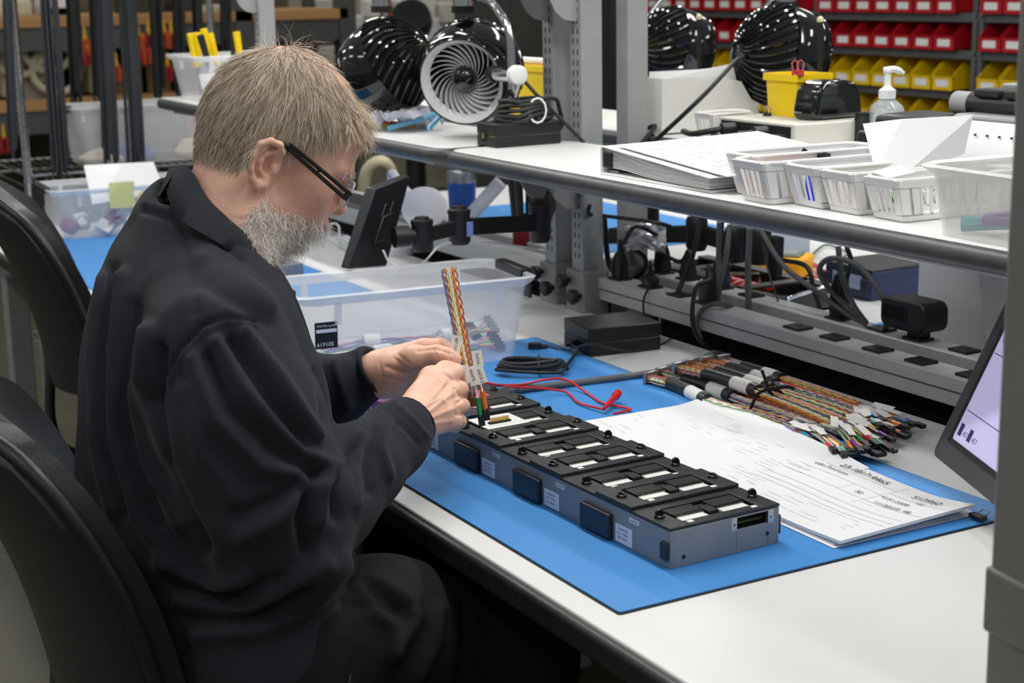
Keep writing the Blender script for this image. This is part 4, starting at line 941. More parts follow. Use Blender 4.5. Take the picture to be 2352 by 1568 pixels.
B().tube(spl([(-2.09, 1.155, .80), (-2.20, 1.20, .765), at(1200, 893, z=.760), at(1300, 882, z=.758), at(1430, 866, z=.758), at(1540, 850, z=.758), at(1600, 832, z=.758), at(1640, 812, z=.757), (-2.28, 1.72, .74)], 8), .0062, 10).ob('cable', GCORD, gc)
rl = thing('test_lead', 'red test lead with a hook clip lying on the blue mat', 'test lead', at(1300, 890, z=.755)); REDW = mat('red silicone lead', (214, 34, 36), .35)
B().tube(spl([(-2.14, 1.14, .803), at(1150, 884, z=.79), at(1200, 883, z=.768), at(1250, 872, z=.775), at(1300, 872, z=.77), at(1345, 900, z=.757), at(1385, 925, z=.757), at(1440, 937, z=.757), at(1445, 942, z=.757), at(1410, 950, z=.757)], 8), .0020, 8).ob('lead', REDW, rl)
B().tube(spl([(-2.14, 1.13, .803), at(1160, 887, z=.785), at(1290, 897, z=.76), at(1330, 925, z=.757), at(1388, 940, z=.760)], 8), .0020, 8).ob('lead', REDW, rl)
a, e = at(1388, 938, z=.763), at(1420, 903, z=.768); d = (e-a)
B().tube([a, a+d*.25, a+d*.7, a+d*.8, a+d*.82, a+d], [.0025, .0042, .0050, .0050, .0072, .0068], 10).ob('hook_clip', mat('red clip plastic', (206, 26, 30), .3), rl)
pu = thing('purple_box', 'purple carton with white lettering half hidden by the man\'s hand', 'box', at(850, 950, z=.753))
pm2 = TR((-2.245, 1.045, .7532), rz=.15); B(pm2).box(-.06, .06, -.05, .05, 0, .022).ob('carton', mat('purple carton', (112, 48, 108), .5), pu, bev=.001)
text('SABAR', .016, pm2 @ TR((-.05, -.0506, .004), rx=math.pi/2), PAPER, pu)
# ------------------------------------------------------------------ small monitor on arm (back view)
mo = thing('small_monitor', 'small black monitor seen from behind on a jointed arm', 'monitor', at(870, 520, t=2.9))
MB_ = mat('black satin metal', (34, 36, 40), .35, .3)
q = [at(862, 432, t=2.93), at(944, 403, t=3.02), at(888, 612, t=3.0), at(803, 618, t=2.90)]
nrm = (q[1]-q[0]).cross(q[3]-q[0]).normalized(); nrm = nrm if nrm.dot(C0-q[0]) > 0 else -nrm
B().hexa(q, -nrm*.022).ob('panel', MB_, mo, bev=.003)
ctr = at(886, 545, t=2.935); ux = (q[1]-q[0]).normalized(); uy = (q[0]-q[3]).normalized()
Mb = Matrix((ux, uy, ux.cross(uy))).transposed().to_4x4(); Mb.translation = (q[0]+q[2])/2
sg = 1 if (ux.cross(uy)).dot(nrm) > 0 else -1
for x in (-.012, .012): B(Mb).box(x-.003, x+.003, -.03, .052, min(0, sg*.004), max(0, sg*.004)).ob('mount_rail', BLACKP, mo, bev=.002)
B(Mb).box(-.016, .016, -.028, .028, min(0, sg*.010), max(0, sg*.010)).ob('mount_plate', BLACKP, mo, bev=.002)
for x, y in ((.022, .062), (.026, .040)): B(Mb).cyl((x, y, 0), (x, y, sg*.001), .004 if y < .05 else .002, n=12).ob('screw', BLACKM if y < .05 else SILVER, mo)
am = thing('monitor_arm', 'black jointed monitor arm clamped to the slotted upright', 'monitor arm', at(1290, 540, t=3.15))
j0 = at(905, 545, t=2.94); j1 = at(970, 540, t=2.96); j2 = at(1055, 520, t=3.02); j3 = at(1240, 510, t=3.16)
B().tube([j0, j0.lerp(j1, .5)], .020, 14).ob('tilt_joint', BLACKP, am); B().cyl(j0.lerp(j1, .45)+V(0, 0, -.0), j1, .014, n=12).ob('link', BLACKP, am)
for nm, p, r_, h_ in (('swivel_joint', j1, .020, .030), ('swivel_joint', j2, .021, .034), ('swivel_joint', j3, .022, .040)):
    b = B(); b.lathe([(.001, -h_), (r_*.8, -h_), (r_, -h_*.8), (r_, h_*.7), (r_*1.05, h_*.72), (r_*1.05, h_*.95), (r_*.7, h_*1.02), (r_*.65, h_*1.15), (.001, h_*1.2)], 18, p); b.ob(nm, BLACKP, am)
B().hexa([j1+V(0, 0, -.014), j2+V(0, 0, -.014), j2+V(0, 0, .014), j1+V(0, 0, .014)], (RT.cross(V(0, 0, 1)))*.014).ob('arm_segment', BLACKM, am, bev=.002)
B().hexa([j2+V(0, 0, -.016), j3+V(0, 0, -.016), j3+V(0, 0, .016), j2+V(0, 0, .016)], (RT.cross(V(0, 0, 1)))*.014).ob('arm_segment', BLACKM, am, bev=.002)
B().hexa([j3+V(0, 0, -.03), V(-2.83, 1.68, .955), V(-2.83, 1.68, 1.01), j3+V(0, 0, .03)], V(.02, 0, 0)).ob('clamp', BLACKM, am, bev=.002)
c = j2+RT*.02+V(0, 0, -.005); B(frame(c+(C0-c).normalized()*.02, RT, V(0, 0, 1))).box(-.006, .006, -.014, .014, -.001, .001).ob('cable_clip', mat('blue grey label', (110, 130, 190), .4), am)
B().tube(spl([at(880, 575, t=2.93), at(900, 605, t=2.95), at(960, 612, t=2.97), at(1010, 565, t=3.0), at(1060, 555, t=3.03), at(1150, 560, t=3.1), at(1250, 575, t=3.2)], 6), .0022, 6).ob('white_cable', WHITEP, am)
# monitor at the right, seen edge-on
ms = thing('touch_monitor', 'dark framed touch screen at the right showing a lilac page', 'monitor', at(2200, 1100, Y=1.45))
K = at(2140, 1042, Y=1.45); dxy = V(math.cos(math.radians(24)), -math.sin(math.radians(24)), 0); tl = math.radians(24); nx = V(-dxy.y, dxy.x, 0)
upm = V(0, 0, 1)*math.cos(tl)+nx*math.sin(tl)
Mm = frame(K, dxy, upm); MW, MH = .30, .250
B(Mm).prism(rnd(0, MW, 0, MH, .012, 4), TR((0, 0, -.03)), .030).ob('housing', mat('dark grey monitor shell', (62, 63, 66), .55, bump=(700, .4), var=(200, .15)), ms, bev=.002)
SCR = mat('lit screen', (190, 182, 222), .25, emit=.42)
scr = B(Mm).prism(rnd(.036, MW-.03, .034, MH-.03, .004, 2), TR((0, 0, .0004)), .0008).ob('screen', SCR, ms)
B(Mm).box(.030, MW-.024, .028, .034, .0, .003).ob('bezel_lip', BLACKM, ms); B(Mm).box(.030, .036, .028, MH-.024, 0, .003).ob('bezel_lip', BLACKM, ms)
SCI = mat('screen ink', (60, 44, 96), .4, emit=.1)
for x in (.044, .074): B(Mm).box(x, x+.010, .042, .058, .0013, .0016).ob('screen_icon', SCI, scr)
text('DAFE', .02, Mm @ TR((.045, .172, .0014)), SCI, scr); text('457', .010, Mm @ TR((.058, .044, .0014)), SCI, scr); text('457', .010, Mm @ TR((.088, .044, .0014)), SCI, scr)
B(Mm).box(.036, MW-.03, MH-.044, MH-.030, .0013, .0016).ob('title_bar', SCI, scr)
for y in (.075, .155, .20): B(Mm).box(.040, MW-.034, y, y+.001, .0013, .0015).ob('screen_rule', SCI, scr)
q0 = Mm @ Vector((.15, .10, -.03)); q1 = V(q0.x+.03, q0.y+.10, q0.z+.0)
B().tube([q0, q1], .016, 10).ob('stand_neck', BLACKP, ms); B().cyl((q1.x, q1.y, .756), q1+V(0, 0, .02), .016).ob('stand_post', BLACKP, ms); B().box(q1.x-.08, q1.x+.08, q1.y-.05, q1.y+.05, .7503, .762).ob('stand_foot', BLACKP, ms, bev=.005)
# ------------------------------------------------------------------ fans
FAN_M = {}
def fan_meshes():
    prof = [(.089, .058), (.094, .054), (.1, .038), (.1055, .014), (.107, -.004), (.106, -.018)]
    FAN_M['shell'] = (B().lathe(prof, 48), GLOSSB)
    FAN_M['seam_ring'] = (B().lathe([(.1061, -.0165), (.1085, -.018), (.1085, -.022), (.105, -.0235)], 48), GLOSSB)
    back = [(.105, -.022), (.100, -.045), (.088, -.072), (.066, -.095), (.038, -.109), (.018, -.115), (.001, -.116)]
    FAN_M['rear_shell'] = (B().lathe(back, 48), mat('fan rear shell', (5, 5, 6), .65, spec=.2))
    FAN_M['outer_lip'] = (B().lathe([(.089, .058), (.0915, .0605), (.0905, .062), (.0875, .061)], 48), GLOSSB)
    FAN_M['front_ring'] = (B().lathe([(.0878, .061), (.0835, .052), (.078, .044), (.074, .040)], 48), None)
    FAN_M['throat'] = (B().lathe([(.0745, .0405), (.072, .010), (.060, -.01), (.001, -.02)], 32), mat('dark fan throat', (24, 25, 28), .5))
    FAN_M['hub'] = (B().lathe([(.028, .010), (.028, .034), (.026, .046), (.019, .054), (.008, .058), (.0008, .059)], 24), GLOSSB)
    b = B()
    for k in range(32):
        a = 6.283*k/32; pts = []
        for j in range(9):
            s = j/8; i = s*(len(back)-1.6); q = int(i); f = i-q; r_ = back[q][0]*(1-f)+back[q+1][0]*f; z = back[q][1]*(1-f)+back[q+1][1]*f
            an = a+s*.70; pts.append((math.cos(an)*(r_+.0012), math.sin(an)*(r_+.0012), z-.0012))
        b.tube(pts, [.0042-.0022*j_/8 for j_ in range(9)], 6)
    FAN_M['rear_ribs'] = (b, GLOSSB)
    v = B()
    n = 8; R0, R1 = .026, .082
    A_, C_ = [], []
    for j in range(n+1):
        s = j/n; r_ = R0+(R1-R0)*s; an = 1.05*s**.8; z = .040+.008*s
        A_.append((math.cos(an)*r_, math.sin(an)*r_, z)); C_.append((math.cos(an+.05)*r_, math.sin(an+.05)*r_, z-.014))
    v.loft([[p, (p[0]-p[1]*.022, p[1]+p[0]*.022, p[2]), (c[0]-c[1]*.022, c[1]+c[0]*.022, c[2]), c] for p, c in zip(A_, C_)])
    FAN_M['vane'] = (v, None)
fan_meshes(); FAN_D = {}
def fan(c, axis, label, arm, white=True, side=None, mount=None):
    t = thing('desk_fan', label, 'fan', c, group='black globe fans')
    ax = Vector(axis).normalized(); up = V(0, 0, 1); x = up.cross(ax).normalized(); y = ax.cross(x)
    Hm = Matrix((x, y, ax)).transposed().to_4x4(); WG = mat('pale grey fan grille', (226, 228, 231), .35); DG = mat('dark fan throat', (40, 42, 46), .5)
    for k, (b, m_) in FAN_M.items():
        if k not in FAN_D:
            me = bpy.data.meshes.new(k); me.from_pydata(b.v, [], b.f); me.update(); me.shade_smooth(); me.set_sharp_from_angle(angle=.7)
            me.materials.append(m_ or WG); FAN_D[k] = me
        cnt = 26 if k == 'vane' else 1
        for i in range(cnt):
            o = bpy.data.objects.new(k, FAN_D[k]); COL.objects.link(o); o.parent = t; o.matrix_local = Hm @ Matrix.Rotation(6.2832*i/cnt, 4, 'Z')
    if arm:
        B().tube(spl(arm, 8), .0085, 12).ob('gooseneck', CHROME, t)
        e = Vector(arm[-1]); B().tube([Vector(arm[-2]).lerp(e, .8), e+V(0, 0, -.028)], .0085, 12).ob('gooseneck_end', CHROME, t)
        sd = (e-Vector(c)).normalized(); B().cyl(Vector(c)+sd*.098, e+sd*.008, .014, n=16).ob('pivot', CHROME, t); B().cyl(Vector(c)+sd*.092, Vector(c)+sd*.112, .017, n=16).ob('pivot_collar', BLACKP, t)
        b = B(); k0 = e+sd*.012; b.tube([k0, k0+sd*.016, k0+sd*.018], [.0195, .0195, .016], 20); b.ob('knob', WHITEP, t)
    if mount is not None:
        m_ = Vector(mount); B().cyl(m_, m_+V(0, 0, .12), .021, n=20).ob('mount_tube', CHROME, t); B().cyl(m_+V(0, 0, -.010), m_+V(0, 0, .004), .0245, n=20).ob('mount_cap', BLACKM, t)
    return t
cR = at(1080, 168, Y=1.56); axR = ((C0-cR).normalized()*1.0-RT*.34-UP*.36)
eR = at(1176, 172, Y=1.56)
fan(cR, axR, 'black globe fan with pale spiral grille facing the camera', [at(1085, -8, Y=1.55), at(1120, -2, Y=1.55), at(1155, 40, Y=1.555), at(1172, 90, Y=1.56), eR], mount=at(1064, 18, Y=1.55))
cL = at(883, 158, Y=1.52); B_ = None
fan(cL, -RT*.80-UP*.42+FW*.40, 'black globe fan turned towards the man\'s head', None, mount=at(877, 18, Y=1.53))
t = thing('fan_bracket_rod', 'thin chrome rod holding the fan beside the man\'s head', 'rod', at(886, 60, Y=1.53)); B().tube([at(884, 20, Y=1.53), at(887, 62, Y=1.53)], .006, 10).ob('rod', CHROME, t)
c4 = at(1806, 130, Y=2.2); fan(c4, RT*.93+FW*.26-UP*.12, 'black globe fan seen from behind, above the yellow box', [at(1820, -10, Y=2.2), at(1780, -2, Y=2.2), at(1748, 35, Y=2.2), at(1740, 75, Y=2.2), at(1742, 95, Y=2.19)], mount=at(1806, 8, Y=2.2))
c3 = at(1556, 116, Y=2.36); fan(c3, RT*.90+FW*.34-UP*.10, 'black globe fan seen from behind, left of the red bins', [at(1560, -30, Y=2.36), at(1520, 0, Y=2.36), at(1492, 40, Y=2.36), at(1490, 70, Y=2.36)])
t = thing('cable', 'black fan cord slanting down past the white magazine holder', 'cable', at(1480, 325, Y=1.80)); B().tube(spl([at(1716, 130, Y=2.13), at(1690, 140, Y=2.0), at(1620, 215, Y=1.86), at(1530, 300, Y=1.82), at(1500, 322, Y=1.84), at(1482, 300, Y=1.86), at(1505, 290, Y=1.87), at(1470, 335, Y=1.82)], 7), .0045, 8).ob('cord', CORD, t)
for x, y0_, lb in ((1606, 40, 'slim black rod with pale tip before the left rear fan'), (1884, 46, 'slim black rod with pale tip before the right rear fan')):
    a, e = at(x+2, 185, Y=2.1), at(x, y0_, Y=2.1); a.z = 1.1005; t = thing('antenna_rod', lb, 'rod', a)
    B().tube([a, e], .0055, 8).ob('rod', BLACKP, t); B().ball(e, (.007, .007, .008), 8, 5).ob('tip', mat('pale tip', (214, 204, 170), .5), t)
# ------------------------------------------------------------------ on the shelves by the posts
bm = TR((-2.752, 1.562, 1.1003), rz=math.radians(1)); sb = brick('power_adapter', 'black power adapter brick on the shelf below the fan', bm, .076, .150, .046)
B(bm).box(-.020, .004, -.0755, -.0745, .010, .034).ob('socket_recess', DARK, sb); B(bm).box(-.012, -.006, -.077, -.0745, .016, .026).ob('socket_pin', GOLD, sb)
cc = at(1200, 252, Y=1.60); ck = thing('coiled_cord', 'coiled black cord with white tie on the shelf power adapter', 'cord', cc); pts = []
zc = 1.147
for k in range(5):
    for a in range(10):
        q = a/10*6.283; pts.append(V(-2.755+math.cos(q)*.052, 1.575+math.sin(q)*(.058-.003*k), zc+.004+.0085*k+.003*math.sin(q*2+k)))
pts += [at(1270, 225, Y=1.63), at(1285, 250, Y=1.65), at(1290, 290, Y=1.66), bm @ Vector((.0, .075, .020))]
B().tube(spl(pts, 4), .0042, 8).ob('cord', CORD, ck)
B().tube([V(-2.70+.006*math.cos(q), 1.575+.010*math.cos(q)*0+.016*math.cos(q), zc+.022+.024*math.sin(q)) for q in (i*.5236 for i in range(12))], .002, 6, closed=True).ob('white_tie', WHITEP, ck)
t = thing('cable', 'straight black fan cord slanting down to the shelf behind', 'cord', at(1330, 320, Y=1.66)); B().tube(spl([eR+V(.01, .01, 0), at(1240, 225, Y=1.6), at(1290, 275, Y=1.64), at(1342, 328, Y=1.68)], 6), .0038, 8).ob('cord', CORD, t)
def openbin(name, label, M, L, Wd, H, mt, group=None, cat='bin', taper=.9):
    t = thing(name, label, cat, M.translation, group=group); w = .003
    def rg(f, z, i): return [M @ Vector((x, y, z)) for x, y in rnd(-L/2*f+i, L/2*f-i, -Wd/2*f+i, Wd/2*f-i, .006, 3)]
    B().loft([rg(taper, 0, 0), rg(1, H, 0), rg(1, H, w), rg(taper, .004, w)]).ob('box', mt, t, smooth=50)
    B().loft([rg(1, H-.014, -.0005), rg(1, H-.014, -.004), rg(1, H, -.004), rg(1, H, .001)], cap=False).ob('rim', mt, t, smooth=50); return t
q0 = at(1166, 146, Y=1.90); yb = openbin('yellow_bin', 'yellow plastic bin with a white marker behind the fan', TR((q0.x+.09, 1.955, 1.1003)), .20, .12, q0.z-1.1, YEL)
t = thing('marker_pen', 'white marker pen lying across the yellow bin', 'pen', (q0.x+.08, 1.9, q0.z)); B().tube([V(q0.x+.005, 1.91, q0.z+.009), V(q0.x+.16, 1.92, q0.z+.009)], .0085, 10).ob('barrel', WHITEP, t)
# small bags and tools on the neighbouring shelf
for i, (px_, py_, col, lb, w_, h_) in enumerate(((890, 285, (206, 60, 66), 'red handled tool on the shelf beside the man\'s forehead', .10, .012), (905, 296, (226, 196, 90), 'yellow strip on the shelf beside the man\'s forehead', .10, .008), (960, 262, (120, 190, 226), 'light blue loop of tubing under the left fan', .08, .02), (925, 262, (214, 216, 226), 'crumpled clear plastic bag under the left fan', .09, .04))):
    c = at(px_, py_, Y=1.52); c.z = 1.1005+h_*.5; t = thing('shelf_item', lb, ['tool', 'strip', 'tubing', 'bag'][i], (c.x, c.y, 1.1))
    m_ = mat('shelf item %d' % i, col, .4, clear=.25 if i == 3 else 0); rd = random.Random(i)
    if i == 2: B().tube(spl([c+V(-.05, -.05, -.004), c+V(-.01, .03, .02), c+V(.04, .05, .04), c+V(.05, 0, .0)], 6), .006, 8).ob('tube', m_, t)
    elif i == 3:
        vs, fs = [], []
        for a in range(8):
            for b_ in range(8): vs.append(c+V((a-3.5)*.022, (b_-3.5)*.02, rd.uniform(-.018, .03)))
        for a in range(7):
            for b_ in range(7): fs.append((a*8+b_, a*8+b_+8, a*8+b_+9, a*8+b_+1))
        o = B().add(vs, fs).ob('film', m_, t, smooth=0); so = o.modifiers.new('s', 'SOLIDIFY'); so.thickness = .002
    else:
        B().tube([c+V(-w_/2, -w_/3, 0), c+V(0, 0, 0), c+V(w_/2, w_/3, 0)], [h_*.5, h_*.7, h_*.4], 8).ob('grip', m_, t); B().tube([c+V(w_/2, w_/3, 0), c+V(w_*.75, w_*.5, 0)], .004, 6).ob('shaft', SILVER, t)
# ------------------------------------------------------------------ binder on the long shelf
bi = thing('ring_binder', 'open white ring binder stuffed with printed pages on the shelf', 'binder', (-2.08, 1.55, 1.1)); bx0, bx1, by0, by1 = -2.235, -1.93, 1.425, 1.685
COV = mat('white binder cover', (232, 232, 230), .3)
B().box(bx0, bx1, by0, by1, 1.1003, 1.1035).ob('back_cover', COV, bi, bev=.001); B().box(bx0-.004, bx0, by0, by1, 1.1003, 1.145).ob('spine', COV, bi, bev=.001)
for y in (by0+.02, by0+.13, by0+.22): B().tube([(bx0+.02+.016*math.cos(q), y, 1.124+.016*math.sin(q)) for q in (i*.5236 for i in range(12))], .002, 6, closed=True).ob('ring', CHROME, bi)
B().box(bx0+.004, bx0+.034, by0+.012, by1-.012, 1.1035, 1.107).ob('ring_plate', SILVER, bi)
rd = random.Random(4)
for k in range(12):
    z0 = 1.1045+k*.0019; dx = rd.uniform(-.006, .006); hl = .0085+.0012*k; rings = []
    for i in range(9):
        u = i/8; x = bx0+.012+dx+u*.285; z = z0+hl*math.exp(-((u-.10)/.30)**2)*(1-k/40)+.0004*rd.random()
        rings.append([V(x, by0+.004, z), V(x, by1-.004, z), V(x, by1-.004, z+.0013), V(x, by0+.004, z+.0013)])
    B().loft(rings).ob('page', PAPER, bi, smooth=40)
B().box(bx0+.002, bx0+.03, by0+.001, by0+.006, 1.112, 1.138).ob('ring_end', BLACKM, bi, bev=.006)
# tilted top cover and top sheets
def slab(q, th, nm, m_, par): return B().hexa(q, (0, 0, th)).ob(nm, m_, par, bev=.0005)
slab([(bx0, by0, 1.145), (bx1+.012, by0-.012, 1.124), (bx1+.012, by1, 1.126), (bx0, by1, 1.147)], .002, 'front_cover', COV, bi)
pr_ = thing('printed_pages', 'loose printed pages lying on the white ring binder', 'paper', (-2.06, 1.57, 1.147))
q = [(bx0+.03, by0+.012, 1.148), (bx1+.035, by0+.004, 1.1275), (bx1+.02, by1+.03, 1.132), (bx0+.02, by1+.05, 1.152)]
slab(q, .0022, 'page_stack', PAPER, pr_); b = B()
for i in range(20):
    for j in range(8):
        if rd.random() < .7:
            u0 = .05+.115*j+rd.random()*.02; u1 = u0+rd.uniform(.03, .09); v = .10+i*.042
            def PT(u, v): a = Vector(q[0]).lerp(Vector(q[1]), u); c_ = Vector(q[3]).lerp(Vector(q[2]), u); return a.lerp(c_, v)+V(0, 0, .0026)
            b.add([PT(u0, v), PT(u1, v), PT(u1, v+.006), PT(u0, v+.006)], [(0, 1, 2, 3)])
b.ob('print_lines', PRINT, pr_, smooth=0, kind='stuff')
# ------------------------------------------------------------------ white slotted baskets
BASK = mat('white basket plastic', (230, 230, 230), .38)
def basket(i, cx, cy, w, d, h, label, rz=0):
    """w along x, d along y; slotted walls built bar by bar"""
    M = TR((cx, cy, 1.1004), rz=rz); t = thing('slotted_basket', label, 'basket', M.translation, group='white slotted baskets on the shelf'); T_ = .84
    B(M).box(-w/2*T_, w/2*T_, -d/2*T_-.0, d/2*.92, 0, .003).ob('floor_panel', BASK, t)
    def P_(x, y, z): f = T_+(1-T_)*z/h; return V(x*f, y*(f if y < 0 else .92+.08*z/h), z)
    def wall(a, b_, n):
        for z0, z1, nm in ((.002, .010, 'lower_band'), (h*.80, h, 'upper_band')):
            q = [P_(*a, z0), P_(*b_, z0), P_(*b_, z1), P_(*a, z1)]; nr = (q[1]-q[0]).cross(q[3]-q[0]).normalized()*.0018; B(M).hexa(q, nr).ob(nm, BASK, t)
        for k in range(n+1):
            s = k/n; hw = (.30/n if 0 < k < n else .16); s0, s1 = max(0, s-hw*.5 if k < n else s-hw), min(1, s+hw*.5 if k else s+hw)
            A = [a[0]+(b_[0]-a[0])*s0, a[1]+(b_[1]-a[1])*s0]; Bq = [a[0]+(b_[0]-a[0])*s1, a[1]+(b_[1]-a[1])*s1]
            q = [P_(*A, .008), P_(*Bq, .008), P_(*Bq, h*.82), P_(*A, h*.82)]; nr = (q[1]-q[0]).cross(q[3]-q[0]).normalized()*.0018; B(M).hexa(q, nr).ob('slat', BASK, t)
    c = [(-w/2, -d/2), (w/2, -d/2), (w/2, d/2), (-w/2, d/2)]
    wall(c[0], c[1], 6); wall(c[1], c[2], 12); wall(c[2], c[3], 5); wall(c[3], c[0], 12)
    path = [M @ Vector((x, y, h)) for x, y in rnd(-w/2-.001, w/2+.001, -d/2-.001, d/2+.001, .018, 4)]; B().tube(path, .0028, 8, closed=True).ob('rim', BASK, t)
    return t, M
bk = [(-1.868, 1.555, .075, .235, .062, 'white slotted basket farthest left, touching the binder'), (-1.806, 1.520, .078, .235, .060, 'white slotted basket with a black pipe cleaner sticking out'), (-1.728, 1.545, .072, .225, .058, 'white slotted basket holding blue pens'), (-1.652, 1.545, .070, .225, .057, 'white slotted basket in the middle right, fourth from the binder'), (-1.570, 1.545, .068, .215, .056, 'white slotted basket nearest the clear bin')]
MBK = []
for i, a in enumerate(bk): MBK.append(basket(i, *a, rz=math.radians(-3))[1])
for k in range(4):
    t = thing('blue_pen', ['leftmost blue pen in the slotted basket', 'second blue pen from the left in the slotted basket', 'third blue pen from the left in the slotted basket', 'rightmost blue pen in the slotted basket'][k], 'pen', MBK[2] @ Vector((-.018+k*.010, -.085, .004)), group='blue pens in the basket'); B(MBK[2]).tube([(-.019+k*.011, -.082, .005), (-.021+k*.012, -.084, .050)], .0034, 8).ob('barrel', mat('blue pen plastic', (44, 72, 214), .35), t)
t = thing('pipe_cleaner', 'black pipe cleaner poking out of the second basket', 'wire tie', MBK[1] @ Vector((.01, .02, .01))); B().tube(spl([MBK[1] @ Vector((.0, .0, .012)), MBK[1] @ Vector((.005, .02, .06)), at(1838, 372, Y=1.56), at(1850, 342, Y=1.57)], 5), .004, 7).ob('stem', FUZZ, t)
for i, (mi, cols) in enumerate(((1, ('orange', 'brown', 'blue')), (3, ('brown', 'green', 'grey')))):
    for k in range(3):
        t = thing('wire_coil', ['coil of %s wire lying in the second basket', 'coil of %s wire lying in the fourth basket'][i] % cols[k], 'wire', MBK[mi] @ Vector((0, -.05+.05*k, .01)))
        B(MBK[mi]).tube([(.018*math.cos(q), -.05+.05*k+.022*math.sin(q), .016+.006*math.sin(3*q)) for q in (i_*.5236 for i_ in range(12))], .007, 7, closed=True).ob('coil', WM[cols[k]], t)
t = thing('small_card', 'white card lying across the basket nearest the clear bin', 'card', MBK[4] @ Vector((0, -.06, .058))); B(MBK[4]).hexa([(-.036, -.095, .060), (.02, -.11, .058), (.03, -.075, .064), (-.03, -.05, .066)], (0, 0, .0012)).ob('card', PAPER, t)
# fan-fold paper standing in the last basket
ff = thing('fanfold_paper', 'folded tractor-feed paper standing up behind the baskets', 'paper', (-1.6, 1.6, 1.11))
a, b_, c, d = at(1982, 284, Y=1.555), at(2072, 273, Y=1.60), at(2063, 414, Y=1.555), at(2012, 398, Y=1.53); e, f = at(2236, 264, Y=1.70), at(2215, 352, Y=1.68)
nn_ = (b_-a).cross(d-a).normalized()*.0012; B().hexa([a, b_, c, d], nn_).ob('left_panel', PAPER, ff)
nn_ = (e-b_).cross(c-b_).normalized()*.0012; B().hexa([b_, e, f, c], nn_).ob('right_panel', PAPER, ff)
for k in range(9):
    p = b_.lerp(e, .06+.11*k)+V(0, 0, -.008); B(frame(p, e-b_, V(0, 0, 1))).cyl((0, 0, -.002), (0, 0, .002), .0026, n=8).ob('sprocket_hole', GREYINK, ff)
# ------------------------------------------------------------------ clear bin with scissors
cm = TR((-1.365, 1.530, 1.1004), rz=math.radians(-3)); FROST = mat('milky clear plastic', (226, 226, 222), .35, clear=.66); FROSTR = mat('milky clear rim', (230, 230, 227), .3, clear=.4)
cb = tote('clear_bin', 'clear plastic bin with scissors at the right end of the shelf', cm, .20, .255, .086, rim=.010, taper=.90, r=.035, ribs=False, mt=FROST, mr=FROSTR)
sc_ = thing('scissors', 'scissors with purple and coral handles in the clear bin', 'scissors', cm @ Vector((0, -.03, .01)))
for k, (x, col) in enumerate(((-.02, (96, 60, 130)), (.02, (206, 90, 80)))):
    B(cm).tube([(x+.020*math.cos(q), -.06+.026*math.sin(q)+.015*k, .022+.003*k) for q in (i*.5236 for i in range(12))], .0065, 8, closed=True).ob('handle_loop', mat('scissor handle %d' % k, col, .4), sc_)
    B(cm).hexa([(x*.6-.005, -.03+.015*k, .02+.003*k), (x*.6+.005, -.03+.015*k, .02+.003*k), (-x*.3+.002, .09, .02+.003*k), (-x*.3-.002, .09, .02+.003*k)], (0, 0, .002)).ob('blade', SILVER, sc_)
t = thing('teal_brush', 'teal handled brush in the clear bin', 'brush', cm @ Vector((-.06, -.08, .008))); B(cm).tube([(-.070, -.085, .012), (-.04, -.06, .014), (-.01, -.02, .013)], [.010, .008, .006], 8).ob('handle', mat('teal plastic', (66, 160, 172), .4), t); B(cm).tube([(-.01, -.02, .013), (.01, .01, .012)], [.006, .009], 8).ob('bristles', BLACKM, t)
# ------------------------------------------------------------------ power strips
def strip(y0, y1, label):
    t = thing('socket_strip', label, 'power strip', (-1.9, (y0+y1)/2, .775)); B().box(-2.80, -.95, y0, y1, .775, .820).ob('channel', RAILG, t, bev=.002)
    B().box(-2.80, -.95, y0-.0015, y0, .797, .799).ob('channel_lip', STEEL_D, t)
    for x in (-2.0, -1.4, -2.5): B().cyl((x, (y0+y1)/2-.005, .820), (x, (y0+y1)/2-.005, .8212), .005, n=10).ob('screw', SILVER, t)
    return t
s1 = strip(1.720, 1.776, 'grey socket strip running along the back of the bench'); s2 = strip(1.830, 1.886, 'grey socket strip farther back, parallel behind the first')
def outlet(x, y, par):
    b = B().box(x-.021, x+.021, y-.017, y+.017, .820, .8245); o = b.ob('outlet', BLACKP, par, bev=.001)
    b = B(); b.box(x-.010, x-.003, y-.0015, y, .8245, .8249); b.box(x+.003, x+.010, y-.0015, y, .8245, .8249); b.cyl((x, y+.007, .8244), (x, y+.007, .8249), .0022, n=8); b.ob('outlet_slots', DARK, o)
FO = [-2.673, -2.565, -2.464, -2.373, -2.111, -2.015, -1.909, -1.810, -1.70, -1.59]; RO = [-2.682, -2.591, -2.479, -2.384, -2.131, -2.022, -1.933, -1.827]
for x in FO: outlet(x, 1.748, s1)
for x in RO: outlet(x, 1.858, s2)
def plug(x, y, path, label, r=.004, m_=None, h=.045, kind='plug'):
    t = thing('power_plug', label, 'plug', (x, y, .8246)); b = B()
    b.loft([[(x+sx*u, y+sy*v, z) for sx, sy in rnd(-1, 1, -1, 1, .4, 2)] for u, v, z in ((.015, .013, .825), (.016, .014, .835), (.014, .012, .825+h*.7), (.008, .008, .825+h))]); b.ob('plug_body', BLACKP, t)
    b = B()
    for k in range(4): b.tube([(x, y, .825+h+k*.005), (x, y, .825+h+k*.005+.003)], .0065-.0005*k, 8)
    b.ob('strain_relief', BLACKP, t)
    if path: B().tube(spl([V(x, y, .825+h), V(x, y, .825+h+.025)]+path, 7), r, 7).ob('cord', m_ or CORD, t)
    return t
plug(FO[0], 1.748, [at(1430, 560, Y=1.75), at(1460, 520, Y=1.76), at(1510, 540, Y=1.8)], 'black plug at the left end of the front socket strip', h=.05)
